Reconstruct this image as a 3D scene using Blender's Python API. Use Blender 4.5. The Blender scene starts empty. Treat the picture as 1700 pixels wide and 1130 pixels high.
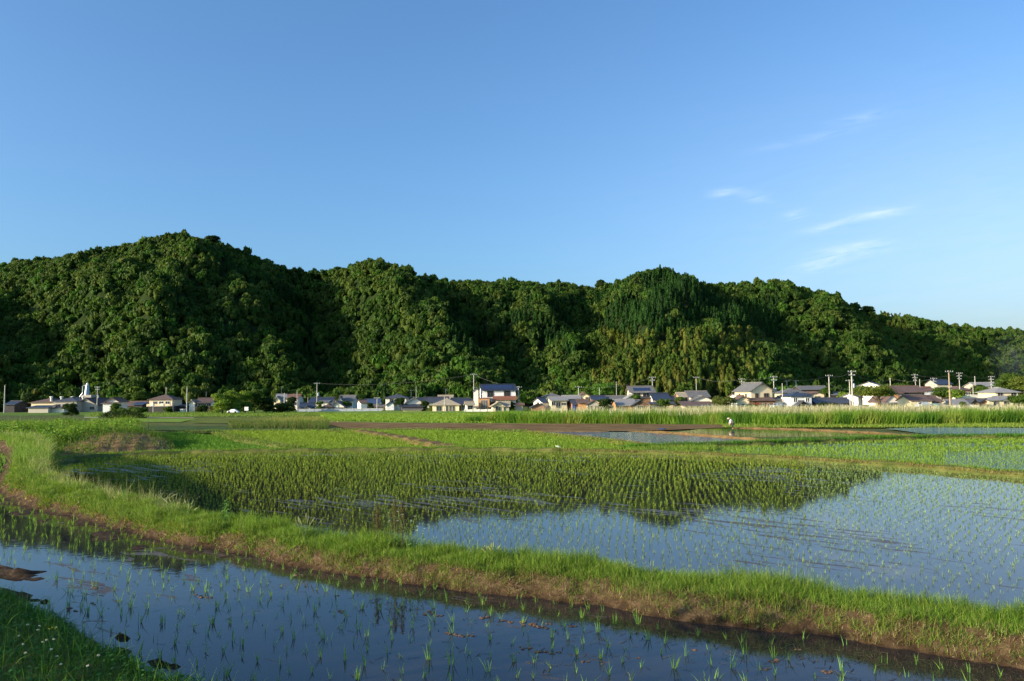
import bpy, math, random
import numpy as np
from mathutils import Vector, Matrix
rng = np.random.default_rng(7)
random.seed(7)
S = bpy.context.scene
COL = S.collection
PI = math.pi
M = lambda n, c, **k: mat(n, c, **k)
# ------------------------------------------------------------------ camera
F = 1297.0; CX, CY = 850.0, 565.0
CAM = np.array([0.0, 0.0, 2.0])
PITCH = math.atan((652.5 - 565) / F); ROLL = -0.573 * PI / 180
RM = (Matrix.Rotation(PI / 2 + PITCH, 3, 'X') @ Matrix.Rotation(ROLL, 3, 'Z'))
R_ = np.array(RM)
cam = bpy.data.cameras.new('camera'); co = bpy.data.objects.new('camera', cam); COL.objects.link(co)
co.location = CAM; co.rotation_euler = RM.to_euler()
cam.sensor_width = 36; cam.lens = 36 * F / 1700; cam.clip_start = 0.05; cam.clip_end = 8000
S.camera = co

def rays(px, py):
    px = np.asarray(px, float); py = np.asarray(py, float)
    v = np.stack([px - CX, CY - py, -F + 0 * px], -1)
    return v @ R_.T
def onz(px, py, z):                      # pixel -> point on a level
    d = rays(px, py); k = (z - CAM[2]) / d[..., 2]
    return CAM + d * k[..., None]
def aty(px, py, Y):                      # pixel -> point at a depth
    d = rays(px, py); k = Y / d[..., 1]
    return CAM + d * np.asarray(k)[..., None]

# ------------------------------------------------------------------ terrain
GY = [-400, 0, 30, 60, 75, 95, 160, 260, 4000]
GZ = [-1.3, -1.3, -1.32, -1.75, -2.1, -2.25, -2.7, -3.3, -3.3]
low_px = [(0, 745), (14, 752), (22, 762), (18, 780), (8, 800), (6, 818), (30, 832), (60, 843), (150, 863), (250, 893), (400, 920), (500, 940),
          (600, 960), (800, 985), (1000, 1010), (1200, 1040), (1400, 1065), (1700, 1112)]
_l = onz(*np.array(low_px, float).T, 0.0)
lx = np.concatenate([[-60, -30], _l[:, 0], [_l[-1, 0] + 4, _l[-1, 0] + 30]])
ly = np.concatenate([[60, 38], _l[:, 1], [_l[-1, 1] - 1.9, _l[-1, 1] - 10]])
o_ = np.argsort(lx); lx, ly = lx[o_], ly[o_]
wx = np.array([-60, -20, -14, -11, -8, -4.2, -2, 0.3, 4, 30]); ww = np.array([6, 2.2, 1.7, 1.5, 1.15, 1.0, .95, 0.93, 0.95, 0.95])
def ylow(x): return np.interp(x, lx, ly) + 0.05 * np.sin(x * 3.1) + 0.03 * np.sin(x * 7.7 + 1)
def wid(x): return np.interp(x, wx, ww)
bank_px = [(-60, 988), (0, 1004), (60, 1024), (120, 1052), (165, 1080), (200, 1106), (300, 1152)]
_b = onz(*np.array(bank_px, float).T, 0.0)
bx = np.concatenate([[-40, -15], _b[:, 0], [0, 4, 40]]); by = np.concatenate([[24, 13], _b[:, 1], [3.9, 2.6, -10]])
def hnoise(x, y, s, seed=0):
    return (np.sin(x * s * 1.3 + seed) * np.cos(y * s * 1.7 + 2 * seed) + np.sin(x * s * 2.9 + y * s * 1.1 + seed * 3) * .6 + np.sin(y * s * 3.7 - x * s * 2.3 + seed) * .4) / 2
mudpx = [(22, 952, .75, .3), (14, 988, .6, .2), (70, 998, .2, .07), (190, 1082, .24, .13), (140, 1070, .2, .12), (262, 1102, .25, .06), (300, 1108, .15, .045), (200, 1058, .13, .04)]
muds = [(onz(a, b, 0.0), c, d) for a, b, c, d in mudpx]
def smooth(t): t = np.clip(t, 0, 1); return t * t * (3 - 2 * t)
def gz(x, y):
    x = np.asarray(x, float); y = np.asarray(y, float)
    base = np.interp(y, GY, GZ)
    base = base - .15 * smooth((x - 4) / 25) * smooth((70 - y) / 30)
    t = y - ylow(x); w = wid(x)
    tk = t + 0.07 * hnoise(x, y, 5, 1) + .04 * hnoise(x, y, 13, 5)
    hA = -0.09 + 0.02 * hnoise(x, y, 6, 2)
    hA = hA + (.085 + .035 * hnoise(x * .8, y * .8 + x * .5, 3.3, 6)) * smooth((t + np.interp(x, [-14, -6, -2], [1.3, 1.9, .9])) / 1.2) * smooth((.5 - x) / 3.5)
    top = 0.19 + 0.03 * hnoise(x, y, 2.1, 3) + 0.015 * hnoise(x, y, 9, 4) + .12 * smooth((-6 - x) / 6)
    b = hA + (top - hA) * smooth((tk + 0.16) / 0.5)
    b = np.where(tk > w, top + (base - top) * smooth((tk - w) / (0.9 + .5 * smooth((-6 - x) / 6))), b)
    # left: the rough weedy ground keeps the berm's level further back
    lf = smooth((-np.interp(y, [30, 40, 46], [.60, .57, .44]) - x / np.maximum(y, 1)) / .05) * smooth((y - 18) / 6) * (1 - smooth((y - 55) / 25))
    b = np.where(t > 0, np.maximum(b, base + (-.6 - base) * lf), b)
    # near bank on the camera side
    tb = np.interp(x, bx, by) - y + 0.06 * hnoise(x, y, 4, 5)
    bk = 0.34 + 0.03 * hnoise(x, y, 3, 6)
    b = np.where(t < 0, hA + (bk - hA) * smooth((tb + 0.12) / 0.75), b)
    for (p, rx, ry) in muds:
        e = ((x - p[0]) * .87 - (y - p[1]) * .5) ** 2 / rx ** 2 + ((x - p[0]) * .5 + (y - p[1]) * .87) ** 2 / ry ** 2
        b = np.where(t < 0, np.maximum(b, -0.1 + .14 * np.exp(-e * .8) * (1 + .35 * hnoise(x, y, 7, 3)) + .02 * hnoise(x, y, 19, 7)), b)
    return b
def ong(px, py, it=14):                  # pixel -> point on the terrain beyond berm
    px = np.asarray(px, float); py = np.asarray(py, float)
    z = np.full(np.broadcast(px, py).shape, -1.5)
    for _ in range(it):
        p = onz(px, py, z); z = .5 * z + .5 * np.interp(np.clip(p[..., 1], 0, 3000), GY, GZ)
    p = onz(px, py, z); return p

# ------------------------------------------------------------------ mesh helpers
def link(name, me, mat=None, parent=None):
    o = bpy.data.objects.new(name, me); COL.objects.link(o)
    if mat: me.materials.append(mat)
    if parent: o.parent = parent
    return o
def nmesh(name, V, Fa, mat=None, parent=None, col=None, smooth_=False):
    V = np.asarray(V, np.float32).reshape(-1, 3); Fa = np.asarray(Fa, np.int32)
    k = Fa.shape[1]; n = len(Fa)
    me = bpy.data.meshes.new(name)
    me.vertices.add(len(V)); me.vertices.foreach_set('co', V.ravel())
    me.loops.add(n * k); me.loops.foreach_set('vertex_index', Fa.ravel())
    me.polygons.add(n); me.polygons.foreach_set('loop_start', np.arange(0, n * k, k, dtype=np.int32))
    if smooth_: me.polygons.foreach_set('use_smooth', np.ones(n, bool))
    me.update(calc_edges=True)
    if col is not None:
        a = me.attributes.new('col', 'FLOAT_COLOR', 'POINT')
        c = np.ones((len(V), 4), np.float32); c[:, :3] = col; a.data.foreach_set('color', c.ravel())
    return link(name, me, mat, parent)
def pmesh(name, V, Fa, mat=None, parent=None):
    me = bpy.data.meshes.new(name); me.from_pydata([tuple(map(float, v)) for v in V], [], Fa); me.update()
    return link(name, me, mat, parent)
def tag(o, label=None, cat=None, group=None, kind=None):
    if label: o['label'] = label
    if cat: o['category'] = cat
    if group: o['group'] = group
    if kind: o['kind'] = kind
    return o
def empty(name, loc, rz=0, label=None, cat=None, group=None):
    o = bpy.data.objects.new(name, None); COL.objects.link(o); o.location = [float(v) for v in loc]; o.rotation_euler = (0, 0, rz)
    return tag(o, label, cat, group)
class MB:
    def __init__(s): s.V = []; s.F = []
    def add(s, V, Fa):
        n = len(s.V); s.V += [tuple(map(float, v)) for v in V]; s.F += [tuple(n + i for i in f) for f in Fa]
    def box(s, x0, x1, y0, y1, z0, z1):
        s.add([(x0, y0, z0), (x1, y0, z0), (x1, y1, z0), (x0, y1, z0), (x0, y0, z1), (x1, y0, z1), (x1, y1, z1), (x0, y1, z1)],
              [(0, 3, 2, 1), (4, 5, 6, 7), (0, 1, 5, 4), (1, 2, 6, 5), (2, 3, 7, 6), (3, 0, 4, 7)])
    def tube(s, pts, rads, n=8, cap=True):
        pts = [Vector(p) for p in pts]; V = []; Fa = []
        if not hasattr(rads, '__len__'): rads = [rads] * len(pts)
        for i, p in enumerate(pts):
            d = (pts[min(i + 1, len(pts) - 1)] - pts[max(i - 1, 0)]).normalized()
            a = d.orthogonal().normalized() if abs(d.z) < .9 else Vector((1, 0, 0)); a = (a - d * a.dot(d)).normalized(); b = d.cross(a)
            for k in range(n):
                t = 2 * PI * k / n; V.append(p + (a * math.cos(t) + b * math.sin(t)) * rads[i])
        for i in range(len(pts) - 1):
            for k in range(n): Fa.append((i * n + k, i * n + (k + 1) % n, (i + 1) * n + (k + 1) % n, (i + 1) * n + k))
        if cap: Fa.append(tuple(range(n - 1, -1, -1))); Fa.append(tuple((len(pts) - 1) * n + k for k in range(n)))
        s.add(V, Fa)
    def build(s, name, mat, parent=None): return pmesh(name, s.V, s.F, mat, parent)

# ------------------------------------------------------------------ materials
def nt(name):
    m = bpy.data.materials.new(name); m.use_nodes = True; t = m.node_tree; t.nodes.clear()
    out = t.nodes.new('ShaderNodeOutputMaterial'); return m, t, out
def N(t, typ, **kw):
    n = t.nodes.new(typ)
    for k, v in kw.items():
        if k.startswith('i_'):
            key = k[2:]; n.inputs[int(key) if key.isdigit() else key].default_value = v
        else: setattr(n, k, v)
    return n
def c4(c): return (c[0], c[1], c[2], 1)
MAT = {}
def mat(name, c, rough=.8, spec=.3, var=.25, scale=3.0, metal=0, c2=None, bump=0.0):
    if name in MAT: return MAT[name]
    m, t, out = nt(name); b = N(t, 'ShaderNodeBsdfPrincipled')
    b.inputs['Roughness'].default_value = rough; b.inputs['Specular IOR Level'].default_value = spec; b.inputs['Metallic'].default_value = metal
    tc = N(t, 'ShaderNodeTexCoord'); no = N(t, 'ShaderNodeTexNoise'); no.inputs['Scale'].default_value = scale; no.inputs['Detail'].default_value = 6
    no.inputs['Roughness'].default_value = .65
    t.links.new(tc.outputs['Object'], no.inputs['Vector'])
    r = N(t, 'ShaderNodeValToRGB'); r.color_ramp.elements[0].position = .3; r.color_ramp.elements[1].position = .7
    r.color_ramp.elements[0].color = c4([v * (1 - var) for v in c]); r.color_ramp.elements[1].color = c4(c2 or [min(1, v * (1 + var)) for v in c])
    t.links.new(no.outputs['Fac'], r.inputs[0]); t.links.new(r.outputs[0], b.inputs['Base Color'])
    if bump:
        bp = N(t, 'ShaderNodeBump'); bp.inputs['Strength'].default_value = .6; bp.inputs['Distance'].default_value = bump
        t.links.new(no.outputs['Fac'], bp.inputs['Height']); t.links.new(bp.outputs[0], b.inputs['Normal'])
    t.links.new(b.outputs[0], out.inputs[0]); MAT[name] = m; return m
def leafmat(name, trans=.3, gain=1.0, spec=.12, rough=.6):
    m, t, out = nt(name)
    a = N(t, 'ShaderNodeAttribute', attribute_name='col')
    b = N(t, 'ShaderNodeBsdfPrincipled'); b.inputs['Roughness'].default_value = rough; b.inputs['Specular IOR Level'].default_value = spec
    tr = N(t, 'ShaderNodeBsdfTranslucent'); mx = N(t, 'ShaderNodeMixShader'); mx.inputs[0].default_value = trans
    hs = N(t, 'ShaderNodeMix', data_type='RGBA', blend_type='MULTIPLY'); hs.inputs[0].default_value = 1
    hs.inputs[7].default_value = (1.25, 1.3, .6, 1)
    t.links.new(a.outputs['Color'], b.inputs['Base Color']); t.links.new(a.outputs['Color'], hs.inputs[6]); t.links.new(hs.outputs[2], tr.inputs[0])
    t.links.new(b.outputs[0], mx.inputs[1]); t.links.new(tr.outputs[0], mx.inputs[2]); t.links.new(mx.outputs[0], out.inputs[0])
    return m
LEAF = leafmat('grass_blades', .35); WOOD = leafmat('tree_leaves', .34)

def water_mat(name, ang, base, mud, thr, sx=.5, sy=6.0, seed=0.0, clump=.35, ripple=.0006, fine=0):
    m, t, out = nt(name); L = t.links.new
    tc = N(t, 'ShaderNodeTexCoord'); mp = N(t, 'ShaderNodeMapping'); mp.inputs['Rotation'].default_value = (0, 0, -ang)
    mp.inputs['Location'].default_value = (seed, seed * 1.7, 0)
    L(tc.outputs['Object'], mp.inputs[0])
    sc = N(t, 'ShaderNodeVectorMath', operation='MULTIPLY'); sc.inputs[1].default_value = (sx, sy, 1); L(mp.outputs[0], sc.inputs[0])
    n1 = N(t, 'ShaderNodeTexNoise'); n1.inputs['Scale'].default_value = 1; n1.inputs['Detail'].default_value = 7; n1.inputs['Roughness'].default_value = .7; n1.inputs['Distortion'].default_value = .7
    L(sc.outputs[0], n1.inputs[0])
    n2 = N(t, 'ShaderNodeTexNoise'); n2.inputs['Scale'].default_value = clump; n2.inputs['Detail'].default_value = 2; L(mp.outputs[0], n2.inputs[0])
    a = N(t, 'ShaderNodeMath', operation='MULTIPLY'); a.inputs[1].default_value = .55; L(n2.outputs[0], a.inputs[0])
    s = N(t, 'ShaderNodeMath', operation='ADD'); L(n1.outputs[0], s.inputs[0]); L(a.outputs[0], s.inputs[1])
    mr = N(t, 'ShaderNodeMapRange'); mr.inputs[1].default_value = thr; mr.inputs[2].default_value = thr + .03; L(s.outputs[0], mr.inputs[0])
    w = N(t, 'ShaderNodeBsdfPrincipled'); w.inputs['Base Color'].default_value = c4(base); w.inputs['Roughness'].default_value = .035; w.inputs['IOR'].default_value = 1.333
    nr = N(t, 'ShaderNodeTexNoise'); nr.inputs['Scale'].default_value = 7; nr.inputs['Detail'].default_value = 2; L(tc.outputs['Object'], nr.inputs[0])
    bp = N(t, 'ShaderNodeBump'); bp.inputs['Strength'].default_value = 1; bp.inputs['Distance'].default_value = ripple; L(nr.outputs[0], bp.inputs['Height']); L(bp.outputs[0], w.inputs['Normal'])
    d = N(t, 'ShaderNodeBsdfPrincipled'); d.inputs['Roughness'].default_value = .3; d.inputs['Specular IOR Level'].default_value = .5
    nm = N(t, 'ShaderNodeTexNoise'); nm.inputs['Scale'].default_value = 22; nm.inputs['Detail'].default_value = 6; L(tc.outputs['Object'], nm.inputs[0])
    rp = N(t, 'ShaderNodeValToRGB'); rp.color_ramp.elements[0].color = c4([v * .5 for v in mud]); rp.color_ramp.elements[1].color = c4([v * 1.5 for v in mud])
    L(nm.outputs[0], rp.inputs[0]); L(rp.outputs[0], d.inputs['Base Color'])
    b2 = N(t, 'ShaderNodeBump'); b2.inputs['Strength'].default_value = 1; b2.inputs['Distance'].default_value = .02; L(nm.outputs[0], b2.inputs['Height']); L(b2.outputs[0], d.inputs['Normal'])
    mx = N(t, 'ShaderNodeMixShader'); L(mr.outputs[0], mx.inputs[0]); L(w.outputs[0], mx.inputs[1]); L(d.outputs[0], mx.inputs[2]); L(mx.outputs[0], out.inputs[0])
    return m

# ground: soil near the water line, straw and green above, patchy
def ground_mat():
    m, t, out = nt('soil_and_turf'); L = t.links.new
    tc = N(t, 'ShaderNodeTexCoord'); b = N(t, 'ShaderNodeBsdfPrincipled'); b.inputs['Roughness'].default_value = .9; b.inputs['Specular IOR Level'].default_value = .15
    n = N(t, 'ShaderNodeTexNoise'); n.inputs['Scale'].default_value = 9; n.inputs['Detail'].default_value = 9; n.inputs['Roughness'].default_value = .7; L(tc.outputs['Object'], n.inputs[0])
    r = N(t, 'ShaderNodeValToRGB'); e = r.color_ramp.elements; e[0].position = .32; e[0].color = (.045, .026, .014, 1); e[1].position = .72; e[1].color = (.27, .19, .105, 1)
    k = e.new(.52); k.color = (.12, .075, .04, 1); L(n.outputs[0], r.inputs[0])
    n2 = N(t, 'ShaderNodeTexNoise'); n2.inputs['Scale'].default_value = .8; n2.inputs['Detail'].default_value = 5; L(tc.outputs['Object'], n2.inputs[0])
    r2 = N(t, 'ShaderNodeValToRGB'); r2.color_ramp.elements[0].position = .3; r2.color_ramp.elements[1].position = .7
    r2.color_ramp.elements[0].color = (.035, .065, .012, 1); r2.color_ramp.elements[1].color = (.12, .15, .03, 1); L(n2.outputs[0], r2.inputs[0])
    at = N(t, 'ShaderNodeAttribute', attribute_name='col'); sp = N(t, 'ShaderNodeSeparateColor'); L(at.outputs['Color'], sp.inputs[0])
    mx = N(t, 'ShaderNodeMix', data_type='RGBA'); L(sp.outputs[0], mx.inputs[0]); L(r.outputs[0], mx.inputs[6]); L(r2.outputs[0], mx.inputs[7])
    wet = N(t, 'ShaderNodeMix', data_type='RGBA', blend_type='MULTIPLY'); wet.inputs[7].default_value = (.35, .33, .32, 1)
    L(sp.outputs[1], wet.inputs[0]); L(mx.outputs[2], wet.inputs[6]); L(wet.outputs[2], b.inputs['Base Color'])
    bp = N(t, 'ShaderNodeBump'); bp.inputs['Strength'].default_value = 1; bp.inputs['Distance'].default_value = .05; L(n.outputs[0], bp.inputs['Height']); L(bp.outputs[0], b.inputs['Normal'])
    L(b.outputs[0], out.inputs[0]); return m
GROUND = ground_mat()

# ------------------------------------------------------------------ ground sheet
def axis(lo, hi, c, d0, g):
    a = [c]; 
    while a[-1] < hi: a.append(a[-1] + d0 + g * abs(a[-1] - c))
    b = [c]
    while b[-1] > lo: b.append(b[-1] - d0 - g * abs(b[-1] - c))
    return np.array(sorted(set(a + b)))
gx = axis(-2500, 2500, 0, .05, .013); gy = axis(-400, 5000, 7, .045, .011)
XX, YY = np.meshgrid(gx, gy); ZZ = gz(XX, YY)
nx, ny = len(gx), len(gy)
idx = np.arange(nx * ny).reshape(ny, nx)
FQ = np.stack([idx[:-1, :-1], idx[:-1, 1:], idx[1:, 1:], idx[1:, :-1]], -1).reshape(-1, 4)
tt = YY - ylow(XX)
green = np.clip(smooth((tt - wid(XX) * .25) / .5) * .85 + (tt < 0) * smooth((np.interp(XX, bx, by) - YY + .1) / .4) * .8, 0, 1)
wetv = np.clip(1.25 - (ZZ - .0) / .07, 0, 1) * (tt < .6)
colg = np.stack([green, wetv, 0 * green], -1).reshape(-1, 3)
tag(nmesh('ground', np.stack([XX, YY, ZZ], -1), FQ, GROUND, col=colg, smooth_=True), kind='structure')

# ------------------------------------------------------------------ water sheets
from mathutils.geometry import tessellate_polygon
def sheet(name, pts, m, **kw):
    tri = tessellate_polygon([[Vector(p) for p in pts]])
    V = [tuple(map(float, p)) for p in pts]; Fa = []
    for a, b, c in tri:
        n_ = (Vector(V[b]) - Vector(V[a])).cross(Vector(V[c]) - Vector(V[a]))
        Fa.append((a, b, c) if n_.z > 0 else (a, c, b))
    return tag(pmesh(name, V, Fa, m), kind='structure', **kw)
def pxpoly(pl, z): return onz(*np.array(pl, float).T, z)
AA, AB = math.radians(-29), math.radians(-43)
WB = (.035, .027, .02); MUD = (.085, .05, .032)
WA = water_mat('paddy_water', AA, (.022, .020, .022), MUD, .90, 1.1, 4.5, 3.0, .3, ripple=.0004)
WBm = water_mat('wide_paddy_water', AB, (.03, .027, .02), (.08, .045, .028), .858, .5, 3.6, 5.0, .16, ripple=.0005)
WC = water_mat('far_paddy_water', AB, (.035, .035, .02), (.10, .06, .04), .96, .2, 3, 1.0, .1, ripple=.002)
xs = np.linspace(-60, 30, 240)
ptsA = [(x, float(ylow(x)) + .32, 0) for x in xs] + [(30, -12, 0), (0, -12, 0), (-60, -12, 0)]
# near bank covers the water on the camera side
sheet('water', ptsA, WA)
polyB = [(90, 768), (130, 762), (200, 757), (300, 753.5), (450, 751), (600, 749), (750, 748), (900, 750), (1100, 754), (1300, 764), (1500, 776), (1700, 794), (1800, 802), (2000, 822)]
pb = pxpoly(polyB, -.8); sheet('water', list(pb) + [(20, 2, -.8), (8, -6, -.8), (-8, 3, -.8), (-30, 20, -.8)], WBm)
ZC = -.9
C1 = [(225, 722), (300, 719), (360, 724), (395, 736), (470, 747), (455, 750), (320, 752), (235, 756), (200, 757)]
C2 = [(375, 717), (540, 716), (600, 724), (715, 744), (520, 748), (480, 742), (420, 728)]
C3 = [(560, 716), (720, 715), (870, 719), (1000, 733), (1075, 745), (900, 746), (730, 745), (640, 729)]
C4 = [(860, 716), (960, 716.5), (1060, 717), (1290, 734), (1290, 739), (1090, 745), (1030, 737), (960, 727)]
C5 = [(1115, 718), (1160, 712), (1215, 710.5), (1320, 713), (1450, 719), (1545, 727), (1480, 730), (1400, 731), (1310, 733)]
C6 = [(1470, 711), (1540, 709), (1700, 710), (2000, 711), (2000, 729), (1700, 726), (1600, 725), (1530, 719)]
C7 = [(1130, 746), (1250, 741), (1400, 734), (1550, 729.5), (1700, 728.5), (2000, 728), (2000, 800), (1700, 780), (1560, 773), (1400, 763.5), (1250, 754)]
WR = water_mat('wind_rippled_water', AB, (.02, .045, .075), (.10, .06, .04), 1.2, .2, 3, 1.0, .1, ripple=.06)
for pl, z, m in [(C1, ZC, WC), (C2, ZC, WC), (C3, ZC, WC), (C4, -1.0, WR), (C5, -1.9, WC), (C6, -1.95, WR), (C7, -.95, WR)]:
    sheet('water', pxpoly(pl, z), m)

# ------------------------------------------------------------------ berms beyond (raised strips)
def resample(P, step):
    P = np.asarray(P, float); d = np.r_[0, np.cumsum(np.linalg.norm(np.diff(P, axis=0), axis=1))]
    n = max(2, int(d[-1] / step)); s = np.linspace(0, d[-1], n)
    return np.stack([np.interp(s, d, P[:, i]) for i in range(P.shape[1])], -1)
BROWN = mat('berm_soil', (.17, .11, .045), .95, .1, .45, 2.0)
TURF = mat('berm_turf', (.07, .115, .018), .95, .1, .5, 1.5, c2=(.16, .16, .045))
def berm(pl, z, w, h, m, deep=.8):
    """pl: pixel line of the berm's foot nearest the camera"""
    P = resample(pxpoly(pl, z)[:, :2], .5); T = np.gradient(P, axis=0); T /= np.linalg.norm(T, axis=1)[:, None]
    Nn = np.stack([-T[:, 1], T[:, 0]], -1); Nn *= np.sign(Nn[:, 1:2] + 1e-9)
    prof = [(-.12, -.05), (0.02, h * .35), (w * .2, h * .95), (w * .5, h), (w * .8, h * .95), (w, h * .3), (w + .15, -deep)]
    V = []; 
    for i, (p, n) in enumerate(zip(P, Nn)):
        tp = min(1, i / 3, (len(P) - 1 - i) / 3)
        for (o, zz) in prof:
            zz = zz * tp if zz > 0 else zz * (.15 + .85 * tp)
            j = .04 * math.sin(i * 1.9 + o * 7) + .03 * math.sin(i * .7)
            V.append((p[0] + n[0] * (o + j), p[1] + n[1] * (o + j), z + zz + (.25 * h * math.sin(i * 1.3 + o * 3) if zz > 0 else 0)))
    k = len(prof); Fa = [(i * k + j, (i + 1) * k + j, (i + 1) * k + j + 1, i * k + j + 1) for i in range(len(P) - 1) for j in range(k - 1)]
    if T[0, 0] < 0: Fa = [f[::-1] for f in Fa]
    tag(pmesh('berm', V, Fa, m), kind='structure'); return P, Nn
bermdefs = [  # foot line px, level, width, height, material, (grass count, height, colour set)
    ([(80, 770), (130, 763), (200, 758), (300, 754), (450, 751.5), (600, 749.5), (750, 748.5), (900, 750.5), (1100, 754.5), (1300, 764.5), (1500, 777), (1700, 795), (1900, 815)], -.8, .75, .16, TURF, 'b2'),
    ([(575, 716), (650, 729), (732, 746)], ZC, 1.3, .18, BROWN, 'b3'),
    ([(865, 719), (1000, 733.5), (1085, 746)], ZC, 1.2, .14, BROWN, 'b4'),
    ([(1050, 748.5), (1085, 746.5), (1290, 739.5), (1400, 734.5), (1550, 730), (1700, 729), (2000, 729)], -.95, .8, .22, TURF, 'b5'),
    ([(1040, 717), (1110, 719), (1200, 726), (1300, 734.5), (1400, 732), (1480, 731), (1545, 728), (1600, 726.5)], -1.08, .45, .12, BROWN, 'b6'),
    ([(1215, 710.5), (1320, 713), (1450, 719), (1545, 727)], -1.9, .8, .12, BROWN, 'b7'),
    ([(225, 722), (300, 718.5), (375, 716.5), (540, 715.5), (700, 714.5), (870, 717.5)], ZC, .9, .14, TURF, 'b8'),
    ([(350, 722), (395, 735), (480, 748)], ZC, .9, .2, TURF, 'b9'),
    ([(830, 716), (900, 716), (1010, 716.3)], -1.0, .5, .05, BROWN, 'b10'),
]
bermlines = {}
for pl, z, w, h, m, key in bermdefs: bermlines[key] = (*berm(pl, z, w, h, m), z, w, h)

sheet('berm', pxpoly([(1020, 738), (1085, 741.5), (1180, 743), (1200, 750), (1050, 750)], -.86), TURF)
# draped field sheets beyond, with one painted shadow strip
def drape(name, top, bot, m, off=.06, nu=60, nv=6, col=None):
    top = resample(np.array(top, float), 1e9) if False else np.array(top, float); bot = np.array(bot, float)
    x0 = max(top[0, 0], bot[0, 0]) if False else None
    u = np.linspace(0, 1, nu)
    def rs(P):
        d = np.r_[0, np.cumsum(np.linalg.norm(np.diff(P, axis=0), axis=1))]; s = u * d[-1]
        return np.stack([np.interp(s, d, P[:, 0]), np.interp(s, d, P[:, 1])], -1)
    A, B = rs(bot), rs(top)
    wa, wb = ong(A[:, 0], A[:, 1]), ong(B[:, 0], B[:, 1])
    v = np.linspace(0, 1, nv)[:, None, None]; P = wa[None] * (1 - v) + wb[None] * v
    P[..., 2] = np.interp(P[..., 1], GY, GZ) + off
    ii = np.arange(nu * nv).reshape(nv, nu); Fa = np.stack([ii[:-1, :-1], ii[:-1, 1:], ii[1:, 1:], ii[1:, :-1]], -1).reshape(-1, 4)
    return tag(nmesh(name, P, Fa, m), kind='structure')
LIME = mat('young_rice_green', (.16, .24, .03), .9, .1, .25, .35)
FALLOW = mat('fallow_soil', (.19, .125, .065), 1, 0, .4, .35, bump=.2)
GREY = mat('grey_fallow', (.13, .155, .045), 1, 0, .4, .3, bump=.2)
DARKG = mat('dark_turf_and_shadow', (.05, .085, .018), .95, .1, .4, .5)
DRY = mat('pale_track', (.34, .29, .2), .9, .1, .15, .6)
MEAD = mat('meadow_green', (.10, .17, .025), .95, .1, .4, .25)
drape('field', [(0, 683.5), (400, 681.5), (850, 680), (1300, 676), (1800, 672), (2200, 668)], [(0, 690), (400, 688), (850, 690), (1300, 690), (1800, 686), (2200, 684)], MEAD, .04)
drape('field', [(140, 687.5), (330, 686), (540, 683), (790, 681.5)], [(140, 693), (330, 692), (540, 688.8), (790, 688.3)], LIME, .08)
drape('path', [(140, 693), (250, 693), (322, 693.6)], [(140, 694.4), (250, 694.3), (322, 694.6)], DRY, .12)
drape('field', [(150, 694.6), (330, 694.8)], [(150, 701), (300, 701)], LIME, .08)
drape('field', [(535, 688.8), (790, 688.2)], [(520, 691.5), (790, 689.8)], DARKG, .1)  # dark strip laid in for the berm's shadow between the lime fields
drape('field', [(520, 691.5), (790, 689.8), (900, 689)], [(540, 701), (680, 703.5), (820, 704.5), (900, 705)], LIME, .12)
drape('field', [(330, 694), (530, 690.5)], [(300, 703), (545, 703)], GREY, .07)
drape('field', [(200, 701.5), (320, 703), (400, 708)], [(200, 706.5), (320, 708), (400, 711)], TURF, .07)
drape('field', [(225, 707), (480, 709)], [(225, 715), (480, 715)], DARKG, .09)
drape('field', [(520, 700.5), (650, 703), (850, 704.2), (1000, 704.5), (1230, 706.5)], [(580, 713.5), (640, 714.5), (850, 716.6), (1060, 717.5), (1215, 711)], FALLOW, .13)
drape('field', [(1205, 706.5), (1500, 706), (2100, 703)], [(1205, 710.8), (1500, 711.5), (2100, 712)], MEAD, .2)

# ------------------------------------------------------------------ blades and leaves
def blades(P, h, w, lean=.35, bend=.5, segs=2, az=None, taper=(1., .7, .08), wind=0.0):
    """P (n,3) roots; returns verts, quads (2 quads per blade)"""
    n = len(P); a = rng.uniform(0, 2 * PI, n) if az is None else az
    h = np.broadcast_to(h, n).astype(float); w = np.broadcast_to(w, n).astype(float)
    f = rng.uniform(0, 2 * PI, n); side = np.stack([np.cos(f), np.sin(f), 0 * f], -1)
    l = rng.uniform(0, 1, n) * lean; d = np.stack([np.cos(a), np.sin(a), 0 * a], -1); d[:, 0] += wind; 
    V = np.zeros((n, 2 * (segs + 1), 3))
    for k in range(segs + 1):
        s = k / segs; c = P + d * (l * h * (s * .6 + bend * s * s))[:, None]
        c[:, 2] += h * (s - .35 * l * s * s)
        ww_ = w * np.interp(s, [0, .5, 1], taper)
        V[:, 2 * k] = c - side * (ww_ / 2)[:, None]; V[:, 2 * k + 1] = c + side * (ww_ / 2)[:, None]
    b = (np.arange(n) * 2 * (segs + 1))[:, None, None]
    q = np.array([[2 * k, 2 * k + 1, 2 * k + 3, 2 * k + 2] for k in range(segs)])[None]
    return V.reshape(-1, 3), (b + q).reshape(-1, 4)
def colmix(n, cols, jit=.25, per=6, wts=None):
    cols = np.array(cols, float); k = rng.choice(len(cols), n, p=wts)
    c = cols[k] * rng.uniform(1 - jit, 1 + jit, (n, 1)); return np.repeat(c, per, 0)
class Veg:
    def __init__(s): s.V = []; s.F = []; s.C = []; s.n = 0
    def add(s, V, Fa, C): s.V.append(V); s.F.append(Fa + s.n); s.C.append(C); s.n += len(V)
    def build(s, name, m=None, parent=None): return nmesh(name, np.concatenate(s.V), np.concatenate(s.F), m or LEAF, parent, np.clip(np.concatenate(s.C), 0, 1))
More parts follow.
